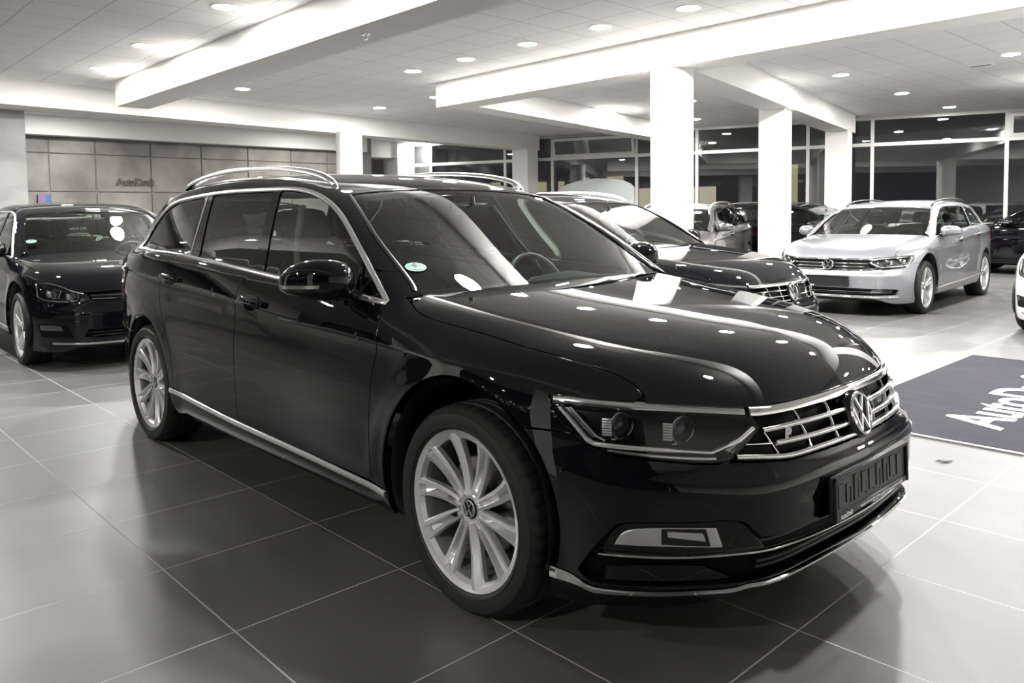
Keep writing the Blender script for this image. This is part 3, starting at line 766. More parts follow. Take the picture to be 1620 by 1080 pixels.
        V, F = fixnormals(V, F, H.mean(0)*np.array([1, sd, 1])) if False else (V, F if sd < 0 else [f[::-1] for f in F])
        mk('roof_rail', V, F, rails, root, 50)
    # --- front bumper
    half_top = [snap(C((.855, 0, .606), (.841, .281, .607), (.80, .47, .610), (.785, .485, .616))), HLB[1:]+place([(0, 0, -.004)]), place([(.358, .859, .640), (.283, .886, .645)])] if hatch else [place([(.873, 0, .562), (.855, .266, .563), (.828, .402, .562), (.795, .48, .570), (.765, .546, .578)]), place([(.740, .588, .574)]), HLB[2:]+place([(0, 0, -.004)]), place([(.420, .831, .648), (.358, .859, .648), (.283, .886, .648)])]
    low_end = [on(arc(*AF, 45, -19, 20), 'S'), place([(.36, .865, .22), (.355, .86, .165)]), C((.355, .86, .160), (.50, .77, .156), (.60, .70, .160), (.69, .635, .180), (.77, .565, .214), (.822, .49, .230), (.857, .374, .240), (.874, .218, .245), (.882, 0, .245))]
    if sport:
        hole = [None, C((.90, 0, .376), (.881, .292, .376), (.867, .401, .378), (.844, .489, .377), (.829, .522, .382), (.817, .544, .402)), C((.817, .544, .402), (.801, .567, .424), (.696, .670, .424), (.577, .763, .416), (.547, .783, .410), (.533, .792, .402)),
                C((.533, .792, .402), (.480, .82, .33), (.442, .838, .268)), C((.442, .838, .262), (.458, .822, .240), (.480, .808, .232), (.50, .797, .229)), C((.50, .797, .229), (.58, .743, .231), (.663, .681, .237), (.727, .625, .244), (.785, .56, .250), (.822, .50, .256), (.857, .374, .266), (.874, .218, .270), (.882, 0, .270))]
    elif hatch:
        hole = [None, C((.90, 0, .368), (.879, .297, .366), (.82, .52, .368)), place([(.82, .52, .368), (.80, .56, .300)]), C((.80, .56, .300), (.86, .35, .286), (.89, 0, .284))]
    else:
        hole = [None, C((.90, 0, .352), (.87, .40, .350), (.77, .60, .346)), C((.77, .60, .346), (.64, .70, .340), (.585, .745, .328)), place([(.585, .745, .328), (.600, .73, .262)]), C((.600, .73, .262), (.77, .58, .258), (.86, .35, .256), (.88, 0, .256))]
    bump = K.panel('front_bumper', paint, half_top+low_end, '3', 'Z', sym=True, hem=.035, holes=[hole], gap=.0015)
    inner = [C(*[tuple(p) for p in sg[::max(1, len(sg)//12)]]) if False else sg for sg in hole[1:]]
    K.panel('lower_grille', GRILLEBLACK, inner, '3', 'Z', sym=True, off=-.032, gap=-.004, hem=0, parent=bump)
    if sport:
        K.panel('fog_lamp_bezel', GLOSSBLACK, [C((.500, .806, .326), (.540, .785, .395), (.577, .763, .408), (.696, .670, .416), (.798, .567, .416), (.815, .545, .392), (.836, .500, .340)), C((.836, .500, .340), (.781, .587, .338), (.707, .657, .330), (.616, .730, .324), (.500, .806, .326))], '3', 'Z', both=True, off=-.014, gap=.001, hem=.02, h=.025, parent=bump)
        fog = [C((.534, .790, .348), (.551, .780, .378), (.575, .764, .392), (.657, .702, .402)), place([(.657, .702, .402), (.750, .621, .406)]), place([(.750, .621, .406), (.763, .608, .354)]), C((.763, .608, .354), (.656, .701, .351), (.534, .790, .348))]
        fl = K.panel('fog_lamp', BRIGHTTRIM, fog, '3', 'Z', both=True, off=-.006, gap=.001, hem=.006, h=.015)
        for o, sd in zip(fl, (1, -1)):
            K.panel('lamp_cover', LENS, fog, '3', 'Z', side=sd, off=.001, gap=.000, hem=0, h=.03, parent=o)
            K.panel('led_block', LAMPSHELL, [place([(.640, .715, .358), (.640, .715, .398)]), place([(.640, .715, .398), (.728, .640, .402)]), place([(.728, .640, .402), (.738, .632, .358)])], '3', 'Z', side=sd, off=-.002, gap=0, hem=.006, h=.03, parent=o)
            K.panel('led_lens', BRIGHTTRIM, [place([(.652, .705, .380), (.652, .705, .394)]), place([(.652, .705, .394), (.722, .646, .392)]), place([(.722, .646, .392), (.728, .640, .372)])], '3', 'Z', side=sd, off=-.0005, gap=0, hem=.003, h=.03, parent=o)
        K.strip('bumper_molding', CHROME, [C((.812, .318), (.786, .318), (.730, .319), (.657, .325), (.587, .334), (.501, .337), (.390, .338), (.276, .336), (.0, .336))], 'F', .010, .012, off=-.012, sym=True, parent=bump)
        for z, o in ((.300, -.024), (.282, -.026), (.358, -.028)):
            K.strip('grille_slat', PLASTIC, [C((.52, z), (.39, z+.004), (.27, z+.008), (0, z+.010))], 'F', .012, .010, off=o, sym=True, parent=bump)
        K.panel('bumper_insert', paint, [C((.512, .797, .276), (.626, .718, .288), (.721, .642, .292)), place([(.721, .642, .292), (.768, .585, .260)]), C((.768, .585, .258), (.701, .648, .250), (.594, .732, .240), (.500, .795, .236)), place([(.500, .795, .236), (.512, .797, .276)])], '3', 'Z', both=True, off=-.014, gap=.0, hem=.02, h=.03, parent=bump)
        lc = [C((.363, .868, .247), (.387, .858, .243), (.423, .842, .236), (.452, .825, .221), (.472, .812, .212), (.50, .795, .210), (.579, .741, .212), (.661, .680, .219), (.727, .625, .228), (.778, .570, .234), (.795, .548, .241), (.825, .496, .244), (.857, .374, .253), (.874, .218, .258), (.882, 0, .258))]
        P = run(lc, .012, False); H = P.copy(); N = S_.normal(H); hw = np.interp(np.arange(len(P)), [0, 9, 16, 40, len(P)], [.017, .014, .008, .0055, .005])
        V = []; pr = [(-1, -.002), (-.9, .006), (.7, .009), (1, .004)]
        for p, n_, w in zip(H, N, hw):
            for a, b in pr: V.append(p+n_*b+np.array([0, 0, a*w]))
        M = len(P); V2 = [(v[0], -v[1], v[2]) for v in V]
        F = [(i*4+j, i*4+j+1, (i+1)*4+j+1, (i+1)*4+j) for i in range(M-1) for j in range(3)]
        m = MB(); m.add(V, F); m.add(V2, [f[::-1] for f in F]); m.build('bumper_lip_molding', CHROME, bump, 50)
    else:
        if hatch:
            for yy in ((.640, .825),): K.panel('fog_lamp_bezel', GRILLEBLACK, [C((.836, .408), (.72, .404), (.655, .398)), place([(.655, .398), (.625, .296)]), C((.625, .296), (.74, .293), (.812, .292)), place([(.812, .292), (.836, .408)])], 'F', 'Z', both=True, off=.001, gap=0, hem=.004)
        K.strip('bumper_molding', CHROME if not hatch else PLASTIC, [C((.60 if not hatch else .5, .306), (.40, .308), (0, .309))], 'F', .009, .010, off=-.016, sym=True, parent=bump)
        K.strip('bumper_lip_molding', CHROME, [C((.745, .238), (.60, .240), (.40, .242), (0, .244))], 'F', .022, .010, sym=True, parent=bump)
        for z in (.285, .333): K.strip('grille_slat', PLASTIC, [C((.58, z), (.40, z), (0, z))], 'F', .010, .010, off=-.022, sym=True, parent=bump)
        fl = K.panel('fog_lamp', DARKCHROME, [C((.70, .333), (.60, .338), (.52, .338)), place([(.52, .338), (.50, .29)]), C((.50, .29), (.60, .288), (.70, .292)), place([(.70, .292), (.70, .333)])] if not hatch else [C((.82, .395), (.76, .394), (.70, .390)), place([(.70, .39), (.69, .355)]), C((.69, .355), (.75, .353), (.815, .353)), place([(.815, .353), (.82, .395)])], 'F', 'Z', both=True, off=-.018 if not hatch else .004, gap=0, hem=.006)
    K.panel('front_valance', PLASTIC, [C((0, .26), (.40, .255), (.66, .235)), place([(.66, .235), (.62, .165)]), place([(.62, .165), (0, .165)])], 'F', 'F', sym=True, off=-.06, gap=0, hem=0, parent=bump)
    # --- grille
    if hatch:
        gr = K.panel('grille', GRILLEBLACK, [C((0, .676), (.27, .676), (.50, .668)), place([(.50, .668), (.485, .612)]), C((.485, .612), (.28, .610), (0, .609))], 'F', 'Z', sym=True, off=-.03, gap=-.006, hem=-.026, f=S_.low)
        K.strip('grille_bar', CHROME, [C((.483, .622), (.28, .619), (0, .618))], 'F', .012, .012, off=-.004, sym=True, parent=gr)
        K.strip('grille_bar', PLASTIC, [C((.49, .648), (.28, .648), (0, .648))], 'F', .012, .012, off=-.010, sym=True, parent=gr)
    else:
        g = [C((0, .700), (.25, .699), (.45, .700)), place([(.45, .700), (.462, .66), (.555, .592)]), C((.555, .590), (.48, .578), (.40, .566), (.27, .564), (0, .564))]
        gr = K.panel('grille', GRILLEBLACK, g, 'F', 'Z', sym=True, off=-.040, gap=-.006, hem=-.035, flare=.0)
        K.strip('grille_top_molding', CHROME, [C((.468, .700), (.45, .698), (.34, .697), (.25, .698), (.10, .699), (0, .700))], 'F', .029 if sport else .012, .010, off=.0, sym=True, parent=gr, f=S_.low)
        for pts in ([(.452, .651), (.311, .654), (.102, .653), (.055, .653)], [(.417, .613), (.28, .613), (.097, .612), (.055, .612)], [(.546, .590), (.482, .584), (.402, .575), (.266, .576), (.069, .576), (0, .576)]):
            K.strip('grille_bar', CHROME, [C(*pts)], 'F', .018 if fine else .009, .016 if sport else .008, off=-.006, both=pts[-1][0] > 0, sym=pts[-1][0] == 0, parent=gr)
        if fine or sport:
            for a, b in (((.306, .690), (.299, .656)), ((.146, .690), (.146, .656)), ((.301, .650), (.286, .617)), ((.152, .650), (.144, .617)), ((.282, .609), (.275, .578)), ((.141, .609), (.129, .578)), ((.450, .654), (.410, .578))):
                K.strip('grille_rib', CHROME, [place([a, b])], 'F', .006, .010, off=-.010, both=True, parent=gr)
            K.strip('grille_rib', CHROME, [place([(.510, .620), (.414, .612)])], 'F', .006, .008, off=-.008, both=True, parent=gr)
    H, n_ = K.frame((0.0, .632), 'F'); tilt = math.atan2(n_[2], n_[0])
    Mx = Matrix.Translation((H[0]+.012, 0, .632)) @ Matrix.Rotation(-tilt, 4, 'Y') @ Matrix.Rotation(math.pi/2, 4, 'Z')
    b = MB(); b.lathe([(0, -.002), (.064, -.002), (.069, .0), (.075, .006), (.076, .03)], 48); back = MB().add(xform(b.V, Mx), b.F).build('emblem', GLOSSBLACK, gr)
    b = badge_parts(.066, .006); MB().add(xform(b.V, Mx @ Matrix.Translation((0, -.003, 0))), b.F).build('emblem_sign', CHROME, back)
    if sport:
        for sd in (-1,):
            V, F = text_mesh('R', .050, .003, .003); P_ = K.frame((.372, .625), 'F'); ang = math.atan2(P_[1][1], P_[1][0])
            Mr = Matrix.Translation((P_[0][0]+.0, -.385, .616)) @ Matrix.Rotation(-ang, 4, 'Z') @ Matrix(((0, 0, 1, 0), (1, 0, 0, 0), (0, 1, 0, 0), (0, 0, 0, 1)))
            mk('badge', xform(V, Mr), F, CHROME, gr, smooth=False)
    # --- headlights
    hl = [HLT, HLF, HLI, HLB, HLR]
    for sd in (1, -1):
        b = K.panel('headlight', LAMPSHELL, hl, '3', 'Z', side=sd, off=-.060, gap=.003, hem=-.052, flare=.004, f=S_.low)
        K.panel('lamp_cover', LENS, hl, '3', 'Z', side=sd, off=-.0015, gap=.002, hem=.004, h=min(h, .03), parent=b, f=S_.low)
        k2 = dict(side=sd, parent=b, f=S_.low, step=.012)
        if hatch:
            cen = (HLT.mean(0)+HLB.mean(0))/2; ins = lambda P_, t: snap(P_*(1-t)+cen*t)
            K.strip('brow_glint', REFLECTOR, [ins(HLT[::3], .10)], '3', .012, .006, off=-.012, **k2)  # same built-in reflection strip, following the hatch lamp's top edge
            K.strip('light_guide', BRIGHTTRIM, [ins(HLR, .14), ins(HLB[::-1][::3], .16)], '3', .014, .008, off=-.014, **k2)
            K.strip('light_strip', REFLECTOR, [snap([(.50, .765, .70), (.51, .77, .64), (.60, .70, .632), (.61, .68, .70)])], '3', .010, .006, off=-.016, **k2)
        else:
            K.strip('brow_glint', REFLECTOR, [C((.352, .838, .736), (.386, .819, .736), (.432, .795, .734), (.502, .751, .730), (.563, .704, .727), (.664, .588, .716), (.745, .470, .702))], '3', .026, .006, off=-.006, **k2)  # bright strip standing in for the reflection along the cover's top edge
            K.strip('light_guide', BRIGHTTRIM, [place([(.372, .836, .716), (.455, .812, .632), (.472, .803, .622)]), C((.472, .803, .622), (.520, .775, .618), (.641, .679, .611), (.722, .597, .604)), place([(.722, .597, .604), (.764, .527, .632), (.777, .474, .660)])], '3', .015, .008, off=-.007, **k2)
            K.strip('light_guide', BRIGHTTRIM, [place([(.402, .822, .718), (.478, .799, .644), (.50, .786, .632)])], '3', .008, .008, off=-.009, **k2)
            K.panel('corner_reflector', REFLECTOR, [place([(.376, .836, .718), (.402, .824, .718)]), place([(.402, .824, .718), (.482, .797, .640)]), place([(.482, .797, .640), (.46, .81, .632)])], '3', 'Z', side=sd, off=-.024, gap=0, hem=0, h=.02, parent=b, f=S_.low)
            if fine or sport:
                K.strip('light_strip', REFLECTOR, [C((.505, .784, .604), (.60, .716, .594), (.70, .625, .588), (.735, .590, .588))], '3', .010, .004, off=-.016, **k2)
            K.panel('wing_reflector', LIGHTGUIDE, [place([(.735, .565, .612), (.765, .507, .640)]), place([(.765, .507, .640), (.758, .545, .600)])], '3', 'Z', side=sd, off=-.012, gap=0, hem=0, h=.02, parent=b, f=S_.low)
        for yz in (((.762, .680), (.650, .674)) if not hatch else ((.735, .672), (.615, .655))):
            H, n_ = K.frame(yz, 'F', S_.low); d = np.array([.93, .36, 0.0]); d /= np.linalg.norm(d); c = H-n_*.048
            u = np.cross(d, (0, 0, 1)); u /= np.linalg.norm(u); w = np.array([0, 0, 1.0]); flip = np.array([1, sd, 1])
            rows = [(c+d*q, r, r, 2, u, w) for q, r in ((.0, .034), (.02, .034), (.022, .029), (.030, .026), (.036, .017), (.038, .004))]
            V, F = blob(rows, 24); V, F = fixnormals([tuple(np.array(v)*flip) for v in V], F, (c+d*.015)*flip); mk('projector_lens', V, F, PROJECTOR, b, 30)
            m = MB(); m.tube([tuple((c+d*.019+.036*(u*math.cos(a)+w*math.sin(a)))*flip) for a in np.linspace(0, 2*math.pi, 33)], .0035, 6, False); m.build('lens_ring', REFLECTOR, b, 60)
            m = MB()
            for k in range(7):   # ribbed reflector beside each lens
                z = -.022+k*.0073; e = c-u*.0; p0 = c+u*(-.060)+w*z+d*.016; p1 = c+u*(-.034)+w*(z-.003)+d*.022
                m.tube([tuple(p0*flip), tuple(p1*flip)], .0028, 5)
            m.build('reflector_ribs', LIGHTGUIDE, b, 60)
            V, F = blob([(c+d*.012+w*z_, .036, .018, 4, u, d) for z_ in (-.038, -.034)], 16); V, F = fixnormals([tuple(np.array(v)*flip) for v in V], F, (c+d*.012-w*.036)*flip); mk('lens_shelf', V, F, REFLECTOR, b, 40)
    # --- plate, sensors
    m = MB(); Mp = Matrix.Translation((.904, 0, .432)) @ Matrix.Rotation(math.radians(-2), 4, 'Y')
    if plate:
        m.box((-.010, -.268, -.066), (.008, .268, .066), Mp, .006); pl = m.build('plate_holder', PLATE, root)
        m = MB()
        for lo, hi in (((.006, -.268, .052), (.016, .268, .066)), ((.006, -.268, -.066), (.0125, .268, -.046)), ((.006, -.268, -.066), (.016, -.256, .066)), ((.006, .256, -.066), (.016, .268, .066))): m.box(lo, hi, Mp, .003)
        m.build('plate_frame', PLATE, pl)
        m = MB(); rng = random.Random(3)
        for k in range(9 if fine else 0):
            y0 = -.24+k*.053; m.box((.008, y0, -.036+.02*rng.random()), (.0105, y0+.018+.02*rng.random(), .03+.018*rng.random()), Mp)
            m.box((.008, y0+.03, -.03), (.0098, y0+.042, .04-.03*rng.random()), Mp)
        if fine: m.build('plate_relief', PLATE, pl, smooth=False)
        V, F = text_mesh('AutoDraft', .021, .0004, .0003, spacing=.9); Mt = Mp @ Matrix.Translation((.0131, -.236, -.0635)) @ Matrix(((0, 0, 1, 0), (1, 0, 0, 0), (0, 1, 0, 0), (0, 0, 0, 1)))
        mk('lettering', xform(V, Mt), F, LETTER, pl, smooth=False)
        m = MB(); rng = random.Random(8); y0 = -.10
        while y0 < .22 and fine:
            w = .002+.003*rng.random(); hh = .005+.003*(rng.random() > .6); m.box((.0126, y0, -.060), (.0132, y0+w, -.060+hh), Mp); y0 += w+.0016+(.004 if rng.random() > .85 else 0)
        if fine: m.build('small_print', LETTER, pl, smooth=False)
    if fine:
        for P_, pj_ in (((.707, .511), 'F'), ((.40, .540), 'S')):
            H, n_ = K.frame(P_, pj_); u = np.cross(n_, (0, 0, 1)); u /= np.linalg.norm(u); w = np.cross(u, n_)
            for sd in (1, -1):
                fl_ = np.array([1, sd, 1]); V, F = blob([(H+n_*q, r, r, 2, u, w) for q, r in ((-.001, .0105), (.0006, .0100), (.0008, .0086), (-.0004, .0084), (.0010, .0080), (.0012, .004))], 20); V, F = fixnormals([tuple(np.array(v)*fl_) for v in V], F, (H-n_*.003)*fl_); mk('parking_sensor', V, F, paint, bump, 30)
    # --- rear
    K.panel('rear_bumper', paint, [on(place([(-3.066, .600), (-3.40, .600)]), 'S'), on(C((.72, .60), (.5, .60), (0, .60)), 'R'), on(C((0, .20), (.5, .20), (.70, .22)), 'R'), on(place([(-3.40, .22), (-3.20, .215)]), 'S'), on(arc(*AR, 195, 137), 'S')][0:1]+[on(C((.72, .60), (.4, .60), (0, .60)), 'R'), on(C((0, .21), (.4, .21), (.70, .22)), 'R'), on(place([(-3.36, .22), (-3.17, .23)]), 'S'), on(arc(*AR, 194, 137), 'S')], '3', 'B', sym=False, both=True, hem=.02)
    K.panel('tailgate', paint, [C((0, 1.10), (.40, 1.10), (.62, 1.08)), C((.62, 1.08), (.60, .95)), C((.60, .95), (.56, .61)), C((.56, .61), (0, .61))], 'R', 'R', sym=True, h=max(h, .05))
    K.panel('rear_window', PRIVACY if privacy else DOORGLASS, [C((0, 1.385), (.35, 1.375), (.50, 1.345)), C((.50, 1.345), (.60, 1.11)), C((.60, 1.11), (0, 1.11))], 'R', 'R', sym=True, off=-.003, h=max(h, .05))
    K.panel('tail_light', REDLENS, [on(place([(-3.46, .955), (-3.30, .945)]), 'S'), on(place([(-3.30, .945), (-3.34, .80), (-3.44, .775)]), 'S'), on(C((.70, .78), (.60, .78)), 'R'), on(C((.60, .78), (.63, .95)), 'R')], '3', 'B', both=True, off=.003, hem=.01)
    # --- inside and below
    K.panel('headliner', BEIGE, [place([(-1.14, 0), (-1.13, .5), (-1.12, .56)]), C((-1.12, .56), (-1.8, .55), (-2.8, .53)), place([(-2.8, .53), (-3.2, .45), (-3.2, 0)])], 'T', 'T', sym=True, off=-.035, gap=0, hem=0, h=.08)
    K.panel('pillar_lining', BEIGE, [on(C(*DLO_TOP[4:]), 'S')[:-8], C(*WS_EDGE[1:]), on(C(*DITCH[:5]), 'T'), on(place([(-2.85, 1.38), (-2.75, 1.38)]), 'S')], '3', 'X', both=True, off=-.03, gap=.004, hem=0, h=.06)
    K.panel('door_lining', TRIM, [C((-.60, .955), (-1.236, .985), (-2.207, 1.045), (-3.2, 1.07)), place([(-3.2, 1.07), (-3.2, .75), (-2.40, .75), (-2.35, .45), (-.6, .45)])], 'S', 'X', both=True, off=-.055, gap=0, hem=0, h=.1)
    K.strip('center_pillar_lining', BEIGE, [C((-1.27, 1.0), (-1.39, 1.15), (-1.50, 1.36))], 'S', .045, .01, off=-.10, both=True)
    cabin(root, S_)
    m = MB()
    m.box((-3.55, -.60, .17), (.62, .60, .34)); m.box((-2.36, -.80, .20), (-.42, .80, .34)); m.build('underbody', DARK, root, smooth=False)
    m = MB(); m.box((-.58, -.66, .36), (-.50, .66, .90)); m.box((-3.3, -.70, .34), (-.5, .70, .36)); m.build('cabin_floor', DARK, root, smooth=False)
    for (cx, cz, r) in (AF, AR):
        for sd in (1, -1):
            m = MB(); V = []; n = 32
            for k in range(n+1):
                a = math.radians(-25+230*k/n)
                for yy, rr in ((.895 if cx == 0 else .895, r-.012), (.86, r-.022), (.60, r-.022)):
                    xx = cx+rr*math.cos(a); V.append((xx, sd*min(yy, float(S_.ys(np.array(xx), np.array(cz+rr*math.sin(a))))-.012), cz+rr*math.sin(a)))
            F = [(k*3+j, (k+1)*3+j, (k+1)*3+j+1, k*3+j+1) for k in range(n) for j in range(2)]
            b = len(V); V.append((cx, sd*.60, cz)); F += [(k*3+2, (k+1)*3+2, b) for k in range(n)]
            m.add(V, F if sd > 0 else [f[::-1] for f in F]); m.build('wheel_arch_liner', PLASTIC, root, 60)
    # --- mirrors, handles, wheels
    for sd, dr, rd in ((1, doors[0], rdoors[0]), (-1, doors[1], rdoors[1])):
        mirror(root, None, paint, sd)
        handle(K, dr, -1.415, .893, paint, sd); handle(K, rd, -2.365, .948, paint, sd)
    if warp:
        for o in list(root.children_recursive):
            for v in o.data.vertices: v.co = warp(*v.co)
    xr = warp(-2.791, 0, 0)[0] if warp else -2.791
    wheels(root, wheel, 0.0, xr, .782*(warp(0, 1, 0)[1] if warp else 1), .327*wscale, steer, wscale)
    if sticker:
        H, n_ = K.frame((.646, 1.066), 'F', S_.green)
        stick(root, wsg, H*np.array([1, -1, 1]), n_*np.array([1, -1, 1]))
    return root
def stick(root, parent, H, n_, r=(.043, .030)):
    u = np.cross((0, 0, 1.0), n_); u /= np.linalg.norm(u); w = np.cross(n_, u); c = H+n_*.001
    V = [c+u*r[0]*math.cos(a)+w*r[1]*math.sin(a) for a in np.linspace(0, 2*math.pi, 36, endpoint=False)]
    s = mk('emission_sticker', V, [tuple(range(36))], GREEN, root, smooth=False)
    V = [c+n_*.0006+u*r[0]*k*math.cos(a)+w*r[1]*k*math.sin(a) for k in (.97, .91) for a in np.linspace(0, 2*math.pi, 36, endpoint=False)]
    mk('sticker_rim', V, [(i, (i+1) % 36, 36+(i+1) % 36, 36+i) for i in range(36)], LETTER, s, smooth=False)
    Vt, F = text_mesh('4', .040, .0002, .0014, 'CENTER'); M = Matrix(((u[0], w[0], n_[0], c[0]+n_[0]*.001), (u[1], w[1], n_[1], c[1]+n_[1]*.001), (u[2], w[2], n_[2], c[2]+n_[2]*.001), (0, 0, 0, 1)))
    mk('sticker_digit', xform(Vt, M @ Matrix.Translation((-.003, -.001, 0))), F, INK, s, smooth=False)
    V = xform([(-.026, -.018, .0006), (.028, -.016, .0006), (.028, -.005, .0006), (-.026, -.007, .0006)], M); mk('sticker_panel', V, [(0, 1, 2, 3)], LETTER, s, smooth=False)
def wheels(root, proto, xf, xr, y, z, steer=0.0, scale=1.0):
    for xx, sd, st in ((xf, -1, steer), (xf, 1, steer), (xr, -1, 0), (xr, 1, 0)):
        w = copy_tree(WHEELS[proto], root); w.location = (xx, sd*y, z*1.0+.004*0); w.rotation_euler = (0, 0, (0 if sd < 0 else math.pi)+st); w.scale = (scale, scale, scale)
WHEELS = {}

# ------------------------------------------------------------------ the showroom
def noise_mix(m, scale, c0, c1, detail=4, target='Base Color', coords='Object', lo=.35, hi=.65, stretch=(1, 1, 1)):
    N, L, b = nodes(m); tc = N.new('ShaderNodeTexCoord'); mp = N.new('ShaderNodeMapping'); mp.inputs['Scale'].default_value = stretch
    nz = N.new('ShaderNodeTexNoise'); nz.inputs['Scale'].default_value = scale; nz.inputs['Detail'].default_value = detail
    cr = N.new('ShaderNodeValToRGB'); cr.color_ramp.elements[0].position = lo; cr.color_ramp.elements[1].position = hi
    cr.color_ramp.elements[0].color = (*c0, 1); cr.color_ramp.elements[1].color = (*c1, 1)
    L.new(tc.outputs[coords], mp.inputs[0]); L.new(mp.outputs[0], nz.inputs[0]); L.new(nz.outputs['Fac'], cr.inputs[0])
    if target: L.new(cr.outputs[0], b.inputs[target])
    return tc, mp, nz, cr
def grid_lines(m, tc, px, py, ox, oy, w):
    """0..1 mask of tile joints at a pitch of px by py"""
    N, L, b = nodes(m); sx = N.new('ShaderNodeSeparateXYZ'); L.new(tc.outputs['Object'], sx.inputs[0]); outs = []
    for ax, p, o in ((0, px, ox), (1, py, oy)):
        a = N.new('ShaderNodeMath'); a.operation = 'SUBTRACT'; a.inputs[1].default_value = o-p*400; L.new(sx.outputs[ax], a.inputs[0])
        d = N.new('ShaderNodeMath'); d.operation = 'MODULO'; d.inputs[1].default_value = p; L.new(a.outputs[0], d.inputs[0])
        e = N.new('ShaderNodeMath'); e.operation = 'SUBTRACT'; e.inputs[1].default_value = p/2; L.new(d.outputs[0], e.inputs[0])
        f = N.new('ShaderNodeMath'); f.operation = 'ABSOLUTE'; L.new(e.outputs[0], f.inputs[0])
        g = N.new('ShaderNodeMath'); g.operation = 'GREATER_THAN'; g.inputs[1].default_value = p/2-w/2; L.new(f.outputs[0], g.inputs[0]); outs.append(g)
    mx = N.new('ShaderNodeMath'); mx.operation = 'MAXIMUM'; L.new(outs[0].outputs[0], mx.inputs[0]); L.new(outs[1].outputs[0], mx.inputs[1])
    return mx
FLOOR = mat('floor_tile', (.10, .10, .098), .30, spec=.42)
def _floor():
    N, L, b = nodes(FLOOR)
    tc, mp, nz, cr = noise_mix(FLOOR, .9, (.080, .080, .078), (.112, .111, .108), 7, None, stretch=(1, 2.2, 1))
    mk_ = grid_lines(FLOOR, tc, .5998, .610, -.402, -1.465, .0045)
    mx = N.new('ShaderNodeMixRGB'); mx.inputs[2].default_value = (.46, .44, .39, 1)
    L.new(mk_.outputs[0], mx.inputs[0]); L.new(cr.outputs[0], mx.inputs[1]); L.new(mx.outputs[0], b.inputs['Base Color'])
    m2 = N.new('ShaderNodeMath'); m2.operation = 'MAXIMUM'; m2.inputs[0].default_value = .40
    m3 = N.new('ShaderNodeMath'); m3.operation = 'MULTIPLY'; m3.inputs[1].default_value = .7; L.new(mk_.outputs[0], m3.inputs[0]); L.new(m3.outputs[0], m2.inputs[1]); L.new(m2.outputs[0], b.inputs['Roughness'])
_floor()
CEIL = mat('ceiling_tile', (.66, .65, .63), .9)
def _ceil():
    N, L, b = nodes(CEIL)
    tc, mp, nz, cr = noise_mix(CEIL, 60, (.79, .788, .775), (.86, .855, .84), 3, None)
    mk_ = grid_lines(CEIL, tc, .600, .600, -6.93, .163, .012)
    mx = N.new('ShaderNodeMixRGB'); mx.inputs[2].default_value = (.50, .495, .48, 1)
    L.new(mk_.outputs[0], mx.inputs[0]); L.new(cr.outputs[0], mx.inputs[1]); L.new(mx.outputs[0], b.inputs['Base Color'])
_ceil()
WALLW = mat('white_plaster', (.84, .83, .80), .75)
CONC = mat('concrete_panel', (.36, .34, .31), .7); noise_mix(CONC, 1.3, (.16, .15, .135), (.40, .378, .345), 7, lo=.28, hi=.72)
CONCD = mat('dark_concrete', (.22, .22, .21), .6); noise_mix(CONCD, .8, (.16, .16, .155), (.30, .30, .29), 6, lo=.3, hi=.7, stretch=(1, 1, 3))
DARKBACK = mat('dark_back_wall', (.012, .012, .014), .06)  # unseen back wall made near black so the car side reflects dark
FRAME = mat('window_aluminium', (.62, .62, .60), .4, metal=.2)
PANE = glass('window_glass', (.70, .72, .74), 1.62)
FILM = mat('frosted_film', (.74, .78, .79), .6)
CARPET = mat('navy_carpet', (.040, .036, .075), .95)
noise_mix(CARPET, 3, (.010, .0092, .0175), (.0165, .0152, .0265), 8, stretch=(1, 3, 1))
STEEL = mat('mat_edge_steel', (.55, .54, .52), .3, metal=.9)
WHITEPRINT = mat('carpet_white', (.72, .71, .69), .9)
LETTERD = mat('wall_letters', (.125, .115, .10), .6)
LAMPGLOW = mat('lamp_glow', (1, 1, 1), .5, emit=(1.0, .98, .945), es=13.0)
LAMPRIM = mat('lamp_rim', (.82, .82, .80), .4)
ASPH = mat('asphalt', (.16, .16, .16), .8)
FACADE = mat('dark_facade', (.30, .28, .295), .7)
LITWIN = mat('lit_window', (.6, .5, .3), .5, emit=(1.0, .86, .50), es=.035)
LITBOX = mat('lit_panel', (.7, .6, .45), .5, emit=(1.0, .84, .62), es=.05)

